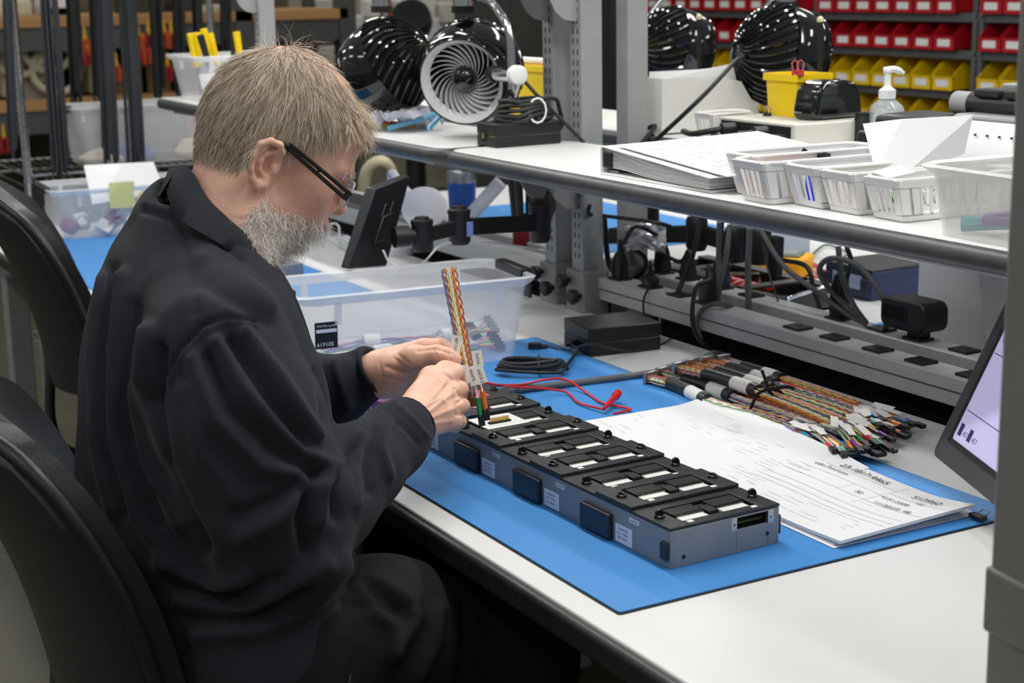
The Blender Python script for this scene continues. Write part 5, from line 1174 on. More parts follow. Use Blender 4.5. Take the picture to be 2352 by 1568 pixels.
plug(FO[1], 1.748, [at(1500, 640, Y=1.73), at(1478, 690, Y=1.71), at(1485, 760, Y=1.71)], 'slim black plug second from left on the front strip', h=.022, r=.0022)
plug(FO[3], 1.748, [at(1630, 640, Y=1.73), at(1600, 660, Y=1.70), at(1590, 720, Y=1.68), at(1600, 770, Y=1.69), at(1640, 810, Y=1.72)], 'black plug with looping cord on the front strip', h=.04, r=.0045)
plug(RO[0], 1.858, [at(1520, 540, Y=1.85), at(1505, 525, Y=1.84)], 'tall black plug at the left end of the rear socket strip', h=.055)
plug(RO[1], 1.858, [at(1560, 600, Y=1.85), at(1500, 570, Y=1.84), at(1480, 560, Y=1.8)], 'black angled plug second from left on the rear strip', h=.03)
plug(RO[2], 1.858, [at(1655, 560, Y=1.85), at(1660, 500, Y=1.84)], 'black plug below the hanging grey cables', h=.06)
plug(RO[4], 1.858, None, 'tall black plug standing before the blue mat behind', h=.075)
t = thing('wall_charger', 'ribbed black wall charger plugged into the rear strip', 'power adapter', (RO[6], 1.858, .825)); c = V(RO[6]-.012, 1.858, .862)
B().prism(rnd(-.052, .052, -.026, .026, .017, 5), Matrix(((1, 0, 0, c.x), (0, 0, 1, c.y-.028), (0, 1, 0, c.z), (0, 0, 0, 1))), .056).ob('case', BLACKP, t, bev=.004); B().box(RO[6]-.014, RO[6]+.016, 1.845, 1.871, .8246, .842).ob('base', BLACKP, t, bev=.002)
for k in range(9): B().box(c.x-.044+k*.0065, c.x-.0415+k*.0065, 1.829-.001, 1.8305, .853, .876).ob('vent_rib', BLACKM, t)
# hanging cables between shelf and strips
HC_ = [('dark slanted cable running from shelf to front strip', CORD, .005, [(1612, 498, 1.80), (1590, 590, 1.78), (1570, 640, 1.77), (1556, 674, 1.752)]),
       ('grey cable hanging left of the pair under the shelf', GCORD, .005, [(1652, 510, 1.80), (1650, 600, 1.82), (1652, 660, 1.82), (1650, 700, 1.80)]),
       ('grey cable hanging right of the pair under the shelf', GCORD, .005, [(1676, 515, 1.80), (1668, 590, 1.79), (1652, 660, 1.78), (1648, 705, 1.78)]),
       ('pale grey cable hanging straight down to the strip', GCORD, .006, [(1722, 525, 1.80), (1718, 620, 1.80), (1720, 720, 1.80)]),
       ('grey cable running slantwise to the rear strip', GCORD, .005, [(1745, 525, 1.83), (1800, 610, 1.84), (1890, 680, 1.84), (1960, 730, 1.845), (1990, 742, 1.85)]),
       ('grey cable in a wide loop before the white carton', GCORD, .005, [(1925, 565, 1.84), (1935, 640, 1.84), (1960, 700, 1.84), (1990, 742, 1.85)]),
       ('grey cable arching to the right end socket', GCORD, .005, [(1990, 745, 1.852), (1910, 670, 1.84), (1882, 620, 1.83), (1910, 593, 1.83), (1970, 610, 1.83), (2020, 670, 1.84), (2038, 720, 1.85), (2034, 756, 1.857)]),
       ('black cable dropping behind the grey slanted cable', CORD, .0045, [(1760, 540, 1.88), (1780, 590, 1.9), (1850, 610, 1.9), (1868, 660, 1.9), (1885, 715, 1.9)]),
       ('black cable hanging before the instrument at the right', CORD, .0045, [(1945, 568, 1.9), (1955, 600, 1.92), (1945, 640, 1.93), (1945, 690, 1.93)]),
       ('thin black lead hanging before the chassis handle', CORD, .002, [(1750, 555, 1.96), (1757, 590, 1.9), (1770, 640, 1.88), (1790, 700, 1.865), (1792, 706, 1.860)]),
       ('grey cord arching over the front strip', GCORD, .005, [(1700, 715, 1.80), (1660, 698, 1.74), (1620, 705, 1.715), (1600, 740, 1.71), (1610, 780, 1.71)]),
       ('black cables drooping beside the upright above the strip', CORD, .004, [(1355, 470, 1.70), (1352, 490, 1.70), (1385, 495, 1.74), (1500, 510, 1.78), (1540, 520, 1.82)]),
       ('black cable bundle running down beside the upright', CORD, .006, [(1388, 500, 1.78), (1392, 560, 1.79), (1400, 610, 1.80), (1420, 630, 1.80)]),
       ('thick black cable loop left of the foil bag', CORD, .005, [(1415, 640, 1.80), (1410, 600, 1.80), (1440, 570, 1.80), (1480, 590, 1.82), (1478, 620, 1.81), (1450, 645, 1.80)])]
for lb, m_, r_, pp_ in HC_:
    P = [at(x, y, Y=Y_) for x, y, Y_ in pp_]; t = thing('cable', lb, 'cable', P[-1], group='cables hanging between the shelf and the socket strips'); B().tube(spl(P, 7), r_, 8).ob('cable_run', m_, t)
t = thing('foil_bag', 'crumpled silver antistatic bag among the cables', 'bag', at(1480, 560, Y=1.80)); rd = random.Random(9); c = at(1482, 538, Y=1.80); vs, fs = [], []
for a in range(9):
    for b_ in range(9): vs.append(c+RT*((a-4)*.0105)+UP*((b_-4)*.0068-abs(a-4)*.003)+FW*rd.uniform(-.012, .012))
for a in range(8):
    for b_ in range(8): fs.append((a*9+b_, a*9+b_+9, a*9+b_+10, a*9+b_+1))
o = B().add(vs, fs).ob('foil', mat('silver foil', (226, 228, 232), .28, .7), t, smooth=0); so = o.modifiers.new('s', 'SOLIDIFY'); so.thickness = .003
# ------------------------------------------------------------------ rear shelf: boxes, printer, bottle
CARD = mat('white cardboard', (206, 206, 202), .7, var=(12, .03))
mg = thing('magazine_holder', 'white cardboard magazine holder with papers on the rear shelf', 'holder', (-2.76, 2.0, 1.1)); mx0, mx1, my0, my1 = -2.80, -2.72, 1.885, 2.135
poly = [(my0, 1.1003), (my1, 1.1003), (my1, 1.13), (my1-.05, 1.20), (my1-.11, 1.215), (my0, 1.215)]
B().prism(poly, Matrix(((0, 0, 1, mx1-.003), (1, 0, 0, 0), (0, 1, 0, 0), (0, 0, 0, 1))), .003).ob('side_panel', CARD, mg); B().prism(poly, Matrix(((0, 0, 1, mx0), (1, 0, 0, 0), (0, 1, 0, 0), (0, 0, 0, 1))), .003).ob('side_panel', CARD, mg)
B().box(mx0, mx1, my0-.003, my0, 1.1003, 1.215).ob('front_panel', CARD, mg); B().box(mx0, mx1, my1, my1+.003, 1.1003, 1.13).ob('back_panel', CARD, mg); B().box(mx0, mx1, my0, my1, 1.1003, 1.103).ob('bottom_panel', CARD, mg)
for k in range(4): B().hexa([(mx0+.012+k*.016, my0+.012, 1.104), (mx0+.012+k*.016, my1-.02, 1.104), (mx0+.012+k*.016, my1-.06, 1.225+.004*k), (mx0+.012+k*.016, my0+.012, 1.226-.004*k)], (.002, 0, 0)).ob('paper_insert', PAPER, mg)
nsw = thing('network_box', 'flat white box with black cable plugs at its end', 'electronics box', (-2.40, 2.01, 1.1)); sx0, sx1, sy0, sy1 = -2.55, -2.315, 1.90, 2.13
B().box(sx0, sx1, sy0, sy1, 1.1003, 1.148).ob('case', mat('cream steel case', (214, 213, 203), .45), nsw, bev=.002); B().box(sx0+.01, sx1-.012, sy0-.001, sy0+.0, 1.106, 1.143).ob('port_panel', BLACKM, nsw)
for k in range(4):
    x = sx1-.03-k*.05; p = V(x, sy0-.001, 1.118+.012*(k % 2)); t_ = thing('cable_plug', 'dark data cable plugged into the white box, number %s from its corner' % ['one', 'two', 'three', 'four'][k], 'cable', p)
    B().tube([p, p+V(-.004, -.03, 0)], .011, 10).ob('plug_body', mat('dark grey plug', (48, 49, 51), .5), t_); B().tube(spl([p+V(-.004, -.03, 0), p+V(-.012, -.055, -.004), p+V(-.06, -.06, -.012), p+V(-.13, -.03, -.014)], 5), .006, 8).ob('cord', CORD, t_)
yb2 = openbin('yellow_bin', 'yellow plastic box with red clips on the white flat box', TR((-2.475, 2.035, 1.1485)), .10, .085, .082, YEL)
for k in range(2):
    t = thing('binder_clip', ['left red binder clip on the yellow box rim', 'right red binder clip on the yellow box rim'][k], 'clip', at(1826+k*14, 172, Y=2.0)); c = at(1826+k*13, 166, Y=1.995)
    B(frame(c, RT, UP)).box(-.006, .006, -.008, .004, -.004, .004).ob('clip_body', mat('dark red clip', (170, 40, 44), .4), t, bev=.001); B().tube([c+RT*-.004, c+RT*-.006+UP*.018, c+UP*.024, c+RT*.006+UP*.018, c+RT*.004], .0013, 5).ob('clip_wire', mat('coral wire', (206, 90, 90), .4), t)
sh = thing('pencil_sharpener', 'rounded glossy black sharpener beside the yellow box', 'sharpener', (-2.375, 2.04, 1.1485)); Ms = TR((-2.385, 2.035, 1.1486), rz=math.radians(4))
pf = [(-.062, 0), (.062, 0), (.064, .012), (.060, .045), (.048, .066), (.02, .074), (-.035, .072), (-.054, .058), (-.063, .02)]
B().prism(pf, Ms @ Matrix(((0, 0, 1, -.032), (1, 0, 0, 0), (0, 1, 0, 0), (0, 0, 0, 1))), .064).ob('housing', mat('smoky black plastic', (16, 16, 17), .12, coat=.5), sh, bev=.010, seg=4)
B(Ms).box(.0325, .0335, -.045, .045, .004, .006).ob('seam', SILVER, sh); text('sharpener', .006, Ms @ TR((-.028, -.0635, .012), rx=math.pi/2), GREYINK, sh)
# white baskets behind
for k, (x, y, lb) in enumerate(((-2.83, 1.93, 'small white pen basket behind the upright'), (-2.60, 1.95, 'small white slotted basket left of the flat box'))):
    basket(10+k, x, y, .06, .10, .05, lb)
t = thing('binder_clip', 'silver binder clip in the small white basket', 'clip', at(1762, 250, Y=1.98)); c = at(1762, 262, Y=1.98); B(frame(c, RT, UP)).box(-.008, .008, -.008, .002, -.004, .004).ob('clip_body', BLACKP, t); B().tube([c+RT*-.006, c+RT*-.007+UP*.012, c+UP*.016, c+RT*.007+UP*.012, c+RT*.006], .0014, 5).ob('clip_wire', SILVER, t)
# hand sanitizer
hs = thing('sanitizer_bottle', 'clear pump bottle of bluish hand gel on the rear shelf', 'bottle', (-2.29, 2.09, 1.1)); o = at(2036, 270, Y=2.09); o = V(o.x, o.y, 1.1004)
PET = mat('clear bottle plastic', (214, 226, 232), .1, clear=.6, coat=.6); GEL = mat('pale blue gel', (150, 190, 214), .1, clear=.45)
B().lathe([(.030, 0), (.034, .003), (.034, .062), (.030, .074), (.018, .084), (.014, .086), (.014, .092)], 24, o).ob('bottle', PET, hs); B().lathe([(.0315, .002), (.0315, .052), (.001, .052)], 20, o).ob('gel', GEL, hs)
b = B().lathe([(.016, .088), (.016, .104), (.010, .108), (.0065, .112), (.006, .135), (.009, .137), (.009, .142), (.001, .144)], 18, o); b.ob('pump_collar', mat('white translucent pump', (228, 230, 230), .35), hs)
B().tube(spl([o+V(0, 0, .140)-RT*.008, o+V(0, 0, .142)+RT*.012, o+V(0, 0, .135)+RT*.030], 5), [.006]*9+[.0035]*2, 8).ob('pump_spout', MATS['white translucent pump'], hs)
Ml = frame(o+(C0-o).normalized()*.0345+V(0, 0, .04)+RT*.010, RT, V(0, 0, 1)); B(Ml).box(-.020, .020, -.022, .022, 0, .001).ob('label', PAPER, hs); B(Ml).box(-.016, .016, .004, .010, .001, .0014).ob('label_print', mat('blue label print', (90, 100, 160), .5), hs)
for k, (px_, lb) in enumerate(((1985, 'small dark jar left of the pump bottle'), (2085, 'small metal tin right of the pump bottle'))):
    t = thing('small_jar', lb, 'jar', at(px_, 262, Y=2.06)); p = at(px_, 262, Y=2.06); p.z = 1.1004; B().lathe([(.018, 0), (.018, .05), (.017, .052), (.017, .062), (.001, .063)], 16, p).ob('jar_body', BLACKP if k == 0 else SILVER, t)
# printer
prn = thing('printer', 'grey and black tractor-feed printer on the rear shelf', 'printer', (-1.95, 2.02, 1.1)); PG = mat('grey printer shell', (148, 152, 152), .5)
qx0, qx1, qy0, qy1 = -2.15, -1.60, 1.90, 2.15
B().box(qx0, qx1, qy0, qy1, 1.1003, 1.150).ob('chassis', BLACKP, prn, bev=.006); B().box(qx0+.18, qx1, qy0+.05, qy1, 1.150, 1.188).ob('cover', PG, prn, bev=.006)
B().tube([(qx0+.17, qy0+.11, 1.200), (qx1, qy0+.11, 1.200)], .022, 16).ob('platen', BLACKP, prn)
for k in range(6): B().box(qx0+.19+k*.065, qx0+.245+k*.065, qy0+.085, qy0+.14, 1.214, 1.228).ob('paper_guide', BLACKM, prn, bev=.004)
B().box(qx0+.02, qx0+.16, qy0+.02, qy0+.14, 1.150, 1.180).ob('tractor_left', BLACKP, prn, bev=.012); b = B(); b.cyl((qx0+.13, qy0+.11, 1.200), (qx0+.17, qy0+.11, 1.200), .020); b.ob('gear', PG, prn); B().box(qx0+.20, qx1, qy0+.14, qy1, 1.222, 1.234).ob('top_rail', PG, prn, bev=.003)
fp = thing('fanfold_paper', 'wide white tractor-feed paper draped in front of the printer', 'paper', (-1.9, 1.85, 1.12))
def strip_sheet(t, rows_, nm, m_):
    rings = rows_; B().loft([[a, b_, b_+V(0, 0, .001), a+V(0, 0, .001)] for a, b_ in rings]).ob(nm, m_, t, smooth=60)
rows_ = [(V(-1.995+.02*i, y, z), V(qx1+.2, y, z)) for i, (y, z) in enumerate(((1.935, 1.180), (1.885, 1.182), (1.858, 1.168), (1.840, 1.14), (1.825, 1.09), (1.815, 1.0), (1.93, .93), (1.94, .80)))]
strip_sheet(fp, rows_, 'web', PAPER)
for k in range(20): B(frame(rows_[2][0].lerp(rows_[2][1], .06+.045*k)+V(0, -.004, .001), V(1, 0, 0), V(0, 1, .4))).cyl((0, 0, -.0006), (0, 0, .0016), .0022, n=8).ob('sprocket_hole', INK, fp)
for k in range(6):
    a, b_ = rows_[k][0], rows_[k+1][0]
    for q in (.15, .5, .85):
        p = a.lerp(b_, q)+V(.012, 0, .0); d = b_-a; M_ = frame(p, V(1, 0, 0), d); B(M_).cyl((0, 0, -.0022), (0, 0, .0022), .0025, n=8).ob('sprocket_hole', INK, fp)
# carton under the printer
ct = thing('paper_carton', 'big white carton standing behind the socket strips at right', 'carton', (-1.85, 2.1, .75)); B().box(-2.03, -1.735, 1.945, 2.24, .7503, 1.02).ob('carton_body', mat('white carton board', (196, 197, 202), .75, var=(8, .03)), ct, bev=.003); B().box(-1.7365, -1.7345, 1.95, 2.235, .80, .802).ob('carton_seam', GREYINK, ct)
# ------------------------------------------------------------------ opposite bench
mm_ = thing('multimeter', 'yellow multimeter lying on the bench behind the strips', 'multimeter', (-2.88, 2.28, .75)); q_ = at(1768, 618, z=.76); M_ = TR((q_.x, q_.y, .7503), rz=-.9)
B(M_).prism(rnd(-.05, .05, -.095, .095, .02, 4), I4, .045).ob('holster', mat('yellow holster rubber', (244, 178, 20), .5), mm_, bev=.006); B(M_).box(-.036, .036, -.075, .075, .045, .050).ob('face', mat('grey meter face', (120, 122, 122), .5), mm_, bev=.003); B(M_).box(-.028, .028, .03, .065, .050, .052).ob('display', mat('lcd green grey', (150, 156, 140), .2), mm_); b = B(M_); b.lathe([(.020, .05), (.020, .056), (.001, .057)], 16); b.ob('dial', BLACKP, mm_)
for i, (col, pts_, lb) in enumerate((('r', [(1770, 600), (1742, 612), (1790, 640), (1850, 632), (1900, 640), (1870, 612)], 'red test lead looping beside the multimeter'), ('r', [(1780, 600), (1830, 650), (1890, 655), (1905, 632)], 'second red test lead before the blue instrument'), ('g', [(1830, 620), (1870, 580), (1900, 562), (1945, 580), (1935, 592)], 'thin green lead arcing on the white bench behind'), ('g', [(1812, 650), (1830, 630), (1870, 640), (1860, 660)], 'short green lead on the far blue mat'))):
    P = [at(x, y, z=.757) for x, y in pts_]; t = thing('test_lead', lb, 'test lead', P[0]); B().tube(spl(P, 6), .0026, 6).ob('lead', REDW if col == 'r' else mat('dark green lead', (24, 78, 70), .4), t)
    if col == 'r': B().tube([P[-2].lerp(P[-1], .3)+V(0, 0, .006), P[-1]+V(0, 0, .006)], [.007, .004], 8).ob('probe', MATS['red clip plastic'], t)
cs = thing('instrument_chassis', 'dark open chassis with chrome handles and red wiring', 'instrument', (-2.6, 2.03, .75)); x0, x1, y0, y1 = -2.92, -2.46, 1.945, 2.15
FR = mat('dark bronze frame', (72, 70, 66), .5)
for nm, bb in (('front_panel', (x0, x1, y0, y0+.006, .7503, .79)), ('back_panel', (x0, x1, y1-.006, y1, .7503, .79)), ('end_panel', (x0, x0+.006, y0, y1, .7503, .79)), ('end_panel', (x1-.006, x1, y0, y1, .7503, .79)), ('base', (x0, x1, y0, y1, .7503, .756)), ('top_rail', (x0, x1, y0, y0+.03, .79, .796)), ('top_rail', (x0, x1, y1-.03, y1, .79, .796)), ('cross_rail', (x0+.10, x0+.13, y0, y1, .79, .796)), ('cross_rail', (x0+.34, x0+.37, y0, y1, .79, .796))):
    B().box(*bb).ob(nm, FR, cs, bev=.001)
for k in range(7):
    x = x0+.15+.025*k; B().tube([(x, y0+.05, .765), (x+.005, y0+.10, .782), (x, y1-.06, .77)], .008, 7).ob('red_wiring', MATS['red clip plastic'], cs)
for (xa, ya, xb, yb_) in ((1672, 632, 1745, 632), (1808, 690, 1900, 660)):
    a, b_ = at(xa, ya, Y=1.96), at(xb, yb_, Y=2.10); B().tube(spl([a+V(0, 0, -.03), a, a.lerp(b_, .5)+V(0, 0, .003), b_, b_+V(0, 0, -.03)], 6), .004, 8).ob('handle', CHROME, cs)
for k in range(3): B().tube([(x0+.02, y0+.02+.012*k, .803), (x0+.30, y0+.02+.012*k, .803)], .004, 6).ob('rod', STEEL, cs)
bi_ = thing('bench_instrument', 'dark blue bench instrument with white label at the far bench', 'instrument', (-2.5, 2.29, .75)); M_ = TR((-2.545, 2.29, .7503), rz=-.02)
B(M_).box(-.075, .075, -.05, .10, 0, .062).ob('case', mat('navy blue case', (36, 44, 84), .45), bi_, bev=.004); B(M_).box(-.05, .045, -.0512, -.0502, .020, .050).ob('label', mat('pale blue label', (176, 190, 226), .5), bi_)
for x in (-.062, .060): B(M_).box(x-.012, x+.012, -.058, -.05, .015, .045).ob('corner_bumper', mat('navy rubber', (26, 30, 58), .6), bi_, bev=.002)
B(M_).box(-.075, .075, -.05, .10, .062, .067).ob('lid', mat('charcoal lid', (54, 56, 60), .4), bi_, bev=.002)
# second monitor arm and column behind
am2 = thing('monitor_arm', 'black monitor arm under the shelf behind the hanging cables', 'monitor arm', at(1400, 545, Y=1.90))
J = [at(1490, 500, Y=1.90), at(1600, 535, Y=1.93), at(1690, 560, Y=1.93), at(1745, 565, Y=1.97)]
for k, p in enumerate(J): B().lathe([(.001, -.036), (.018, -.036), (.023, -.026), (.023, .026), (.020, .034), (.001, .037)], 16, p).ob('swivel_joint', BLACKP, am2)
for a, b_ in ((at(1395, 540, Y=1.87), J[1]), (J[1], J[2]), (J[2], J[3])): B().hexa([a+V(0, 0, -.020), b_+V(0, 0, -.020), b_+V(0, 0, .016), a+V(0, 0, .016)], V(0, .02, 0)).ob('arm_segment', BLACKM, am2, bev=.003)
a = at(1772, 590, Y=1.93); B().hexa([a+V(-.012, 0, -.04), a+V(.012, 0, -.04), a+V(.016, 0, .04), a+V(-.016, 0, .04)], V(0, .02, 0)).ob('mount_plate', BLACKM, am2, bev=.004)
t = thing('power_block', 'pale grey box panel behind the upright under the shelf', 'box', (-2.6, 2.5, .75)); B().box(-3.12, -2.98, 2.36, 2.5, .7503, .93).ob('panel', mat('pale blue grey panel', (176, 186, 204), .5), t, bev=.003)
# ------------------------------------------------------------------ steel shelving with red and yellow bins
BX0, BX1, BY = -6.1, -3.5, 4.13
sv = thing('bin_shelving', 'dark grey steel shelving holding red and yellow bins', 'shelving', (-4.8, BY+.2, 0)); LV = [.73, .865, 1.0, 1.14, 1.267]
for z in LV: B().box(BX0, BX1, BY, BY+.012, z-.022, z+.008).ob('beam', STEEL_D, sv, bev=.001); B().box(BX0, BX1, BY+.012, BY+.32, z-.006, z).ob('shelf_plate', STEEL_D, sv)
xs = [at(1880, 60, Y=BY).x, at(2248, 60, Y=BY).x, BX0]
xs.append(xs[0]+(xs[0]-xs[1]) if False else xs[1]+.78)
for x in xs:
    B().box(x-.025, x-.004, BY-.004, BY+.03, 0, 1.75).ob('upright', STEEL_D, sv); B().box(x+.004, x+.025, BY-.004, BY+.03, 0, 1.75).ob('upright', STEEL_D, sv)
    for z in LV: B().cyl((x-.014, BY-.004, z), (x-.014, BY-.010, z), .007, n=8).ob('bolt', SILVER, sv); B().cyl((x+.014, BY-.004, z), (x+.014, BY-.010, z), .007, n=8).ob('bolt', SILVER, sv)
B().box(BX0, BX1, BY+.33, BY+.34, 0, 1.75).ob('back_sheet', STEEL_D, sv)
def bin_mesh(w, d, h):
    b = B(); T_ = .003; pf = [(0, 0), (d, 0), (d, h), (d*.30, h), (.0, h*.50)]
    for x in (-w/2, w/2-T_): b.prism([(p[0], p[1]) for p in pf], Matrix(((0, 0, 1, x), (1, 0, 0, 0), (0, 1, 0, 0), (0, 0, 0, 1))), T_)
    b.box(-w/2, w/2, 0, d, 0, T_); b.box(-w/2, w/2, d-T_, d, 0, h); b.box(-w/2, w/2, -.002, T_, 0, h*.46); b.box(-w/2-.003, -w/2, d*.30, d, h-.006, h); b.box(w/2, w/2+.003, d*.30, d, h-.006, h)
    b.box(-w/2, w/2, -.006, .0, h*.40, h*.46)
    return b
LBL = mat('white bin label', (232, 232, 230), .6)
def mk(b, nm, m_):
    me = bpy.data.meshes.new(nm); me.from_pydata(b.v, [], b.f); me.update(); me.materials.append(m_); return me
YELB = mat('yellow bin plastic', (236, 196, 16), .4); REDB = mat('red bin plastic', (184, 18, 34), .4)
BW, BH = .098, .104; meR, meY = mk(bin_mesh(BW, .20, BH), 'bin_body', REDB), mk(bin_mesh(BW, .20, BH), 'bin_body', YELB); meL = mk(B().box(-BW*.30, BW*.30, -.0035, -.002, BH*.12, BH*.36), 'label', LBL); meC = mk(B().box(-BW*.42, BW*.42, .02, .18, .004, .022), 'contents', mat('small parts', (120, 100, 60), .6))
ORD = ['first', 'second', 'third', 'fourth', 'fifth', 'sixth', 'seventh', 'eighth', 'ninth', 'tenth', 'eleventh', 'twelfth', 'thirteenth', 'fourteenth', 'fifteenth', 'sixteenth', 'seventeenth', 'eighteenth', 'nineteenth', 'twentieth', 'twenty-first', 'twenty-second', 'twenty-third', 'twenty-fourth', 'twenty-fifth']
for li, (z, red, rn) in enumerate(((LV[4], 1, 'top red row'), (LV[3], 1, 'lower red row'), (LV[2], 0, 'upper yellow row'), (LV[1], 0, 'lower yellow row'))):
    x = BX0+.09; k = 0
    while x < BX1-.05 and k < 25:
        if min(abs(x-u) for u in xs) > .062:
            r = thing('storage_bin', '%s open bin, %s from the left in the %s' % ('red' if red else 'yellow', ORD[k], rn), 'bin', (x, BY-.02, z+.0085), group='%s parts bins on the steel shelving' % ('red' if red else 'yellow'))
            for me, nm in ((meR if red else meY, 'bin_body'), (meL, 'label'), (meC, 'contents')):
                o = bpy.data.objects.new(nm, me); COL.objects.link(o); o.parent = r
            k += 1; x += BW+.008
        else: x += .012
# ------------------------------------------------------------------ office chairs
CHP = mat('black chair plastic', (30, 30, 32), .5, bump=(500, .5, .0006)); CHF = mat('black chair leather', (24, 24, 26), .38, bump=(220, .4, .0006))
def chair(loc, rz, label, lean=1.0, zb0=.56):
    t = thing('office_chair', label, 'chair', (loc[0], loc[1], 0), rz); M = t.matrix_basis.copy()
    def back(u, v, off):
        w = .235*(1-.34*v**5-.16*(1-v)**2); x = u*w
        y = -.235-.155*v*lean+.03*math.sin(v*3.1)+.060*u*u+off; return V(x, y, zb0+.44*v-.05*u*u*v**6)
    n, m_ = 16, 26
    def surf(o0, o1, s0=1.0):
        rings = []
        for j in range(m_+1):
            v = j/m_; tap = min(1, (1-v)*6+.25) if v > .8 else 1
            ring = [back(-s0+2*s0*i/n, v, o0*(1-.55*abs(-1+2*i/n)**3)) for i in range(n+1)]+[back(s0-2*s0*i/n, v, o1) for i in range(n+1)]
            rings.append(ring)
        return rings
    o = B(M).loft(surf(-.035, .0)).ob('back_shell', CHP, t, smooth=60, bev=0); o = B(M).loft(surf(.0, .038, .97)).ob('back_pad', CHF, t, smooth=60)
    path = [M @ back(u, v, .002) for u, v in [(-1, k/24) for k in range(24)]]+[M @ back(-1+2*k/24, 1, .002) for k in range(25)]+[M @ back(1, 1-k/24, .002) for k in range(1, 25)]
    B().tube(path, .010, 8).ob('edge_piping', CHF, t, smooth=80)
    b = B(M); b.loft([[V(x, y+.02, z) for x, y in rnd(-.235*q, .235*q, -.225*q, .225*q, .08, 5)] for q, z in ((.86, .44), (1, .455), (1, .485), (.9, .505))]); b.ob('seat', CHF, t, smooth=60)
    B(M).tube(spl([V(0, -.02, .43), V(0, -.22, .43), V(0, -.275, .50), V(0, -.265, .66)], 6), .022, 10, flat=.5).ob('back_bar', CHP, t)
    B(M).cyl((0, 0, .16), (0, 0, .44), .026, n=16).ob('gas_column', BLACKM, t); B(M).box(-.09, .09, -.10, .10, .41, .445).ob('tilt_box', BLACKM, t, bev=.01)
    B(M).tube([(.09, .0, .425), (.22, -.02, .42)], .006, 8).ob('lever', BLACKM, t)
    for k in range(5):
        a = k*1.2566+.4; d = V(math.cos(a), math.sin(a), 0); B(M).tube([d*.02+V(0, 0, .15), d*.16+V(0, 0, .125), d*.34+V(0, 0, .095)], [.034, .026, .018], 8).ob('star_leg', BLACKP, t)
        p = d*.34; b = B(M); s = V(-d.y, d.x, 0)
        for q in (-.014, .014): b.cyl(p+s*(q-.009)+V(0, 0, .0275), p+s*(q+.009)+V(0, 0, .0275), .0275, n=14)
        b.cyl(p+V(0, 0, .03), p+V(0, 0, .09), .007, n=8); b.ob('caster', BLACKP, t)
    return t
chair((-1.80, .655), math.radians(-6), 'black office chair the man sits on, back in the lower left corner')
chair((-3.32, 1.015), math.radians(-10), 'empty black office chair behind the man\'s back', zb0=.60)
# ------------------------------------------------------------------ left background: wire rack, totes, cables
wr = thing('wire_rack', 'chrome wire shelving rack at the left edge', 'wire rack', (-5.25, 1.5, 0)); rx0, rx1, ry0, ry1 = -5.50, -5.0, 1.095, 1.88
for x, y in ((rx1, ry0), (rx0, ry0), (rx1, ry1), (rx0, ry1)):
    B().cyl((x, y, 0), (x, y, 1.9), .0125, n=12).ob('post', CHROME, wr)
    b = B()
    for k in range(60): b.tube([(x, y, .1+k*.0254), (x, y, .104+k*.0254)], .0138, 10)
    b.ob('post_rings', SILVER, wr, kind='stuff')
for z in (.26, .855):
    for a, e in (((rx0, ry0), (rx1, ry0)), ((rx1, ry0), (rx1, ry1)), ((rx1, ry1), (rx0, ry1)), ((rx0, ry1), (rx0, ry0))):
        for dz in (0, -.035): B().tube([(*a, z+dz), (*e, z+dz)], .004, 6).ob('shelf_rim', CHROME, wr)
    for k in range(27): B().tube([(rx0, ry0+.02+k*.028, z+.003), (rx1, ry0+.02+k*.028, z+.003)], .0022, 5, cap=False).ob('shelf_wire', CHROME, wr)
    b = B()
    for k in range(14): b.tube([(rx1, ry0+.01+k*.056, z), (rx1, ry0+.038+k*.056, z-.035)], .0022, 5); b.tube([(rx1, ry0+.038+k*.056, z-.035), (rx1, ry0+.066+k*.056, z)], .0022, 5)
    b.ob('truss_wire', CHROME, wr, kind='stuff')
B().tube([(-4.93, 1.0, 1.75), (-4.93, 1.95, 1.75)], .012, 10).ob('hanging_rail', CHROME, wr); B().tube([(-5.75, 1.0, 1.75), (-5.75, 2.9, 1.75)], .012, 10).ob('hanging_rail', CHROME, wr)
for s in (1.095, 1.88): B().tube([(-4.93, s, 1.75), (rx1, s, 1.75)], .010, 8).ob('rail_hook', CHROME, wr); B().tube([(-5.75, s, 1.75), (rx0, s, 1.75)], .010, 8).ob('rail_hook', CHROME, wr)
HB = mat('black cable sheath', (44, 46, 52), .45); HB2 = mat('dark cable sheath', (16, 16, 18), .5)
BU = [(16, 33, 348, 16, -4.93, 'thin bundle of black cables at the left edge by the chrome post'), (112, 140, 394, 34, -4.90, 'long black cable bundle just right of the chrome post'), (165, 178, 233, 33, -5.75, 'dark cable bundle hanging behind, third from the left'), (214, 225, 230, 16, -5.75, 'narrow dark cable bundle hanging behind, fourth from the left'), (240, 256, 370, 36, -4.92, 'long black cable bundle before the upper tote, left of two'), (292, 313, 371, 36, -4.94, 'long black cable bundle before the upper tote, right of two'), (357, 369, 225, 26, -5.75, 'dark cable bundle hanging behind, left of the tool tote'), (411, 417, 225, 28, -5.75, 'dark cable bundle hanging behind the tool tote'), (450, 455, 120, 24, -5.75, 'dark cable bundle above the tool tote'), (518, 520, 115, 30, -5.75, 'dark cable bundle hanging near the crown of the man\'s head')]
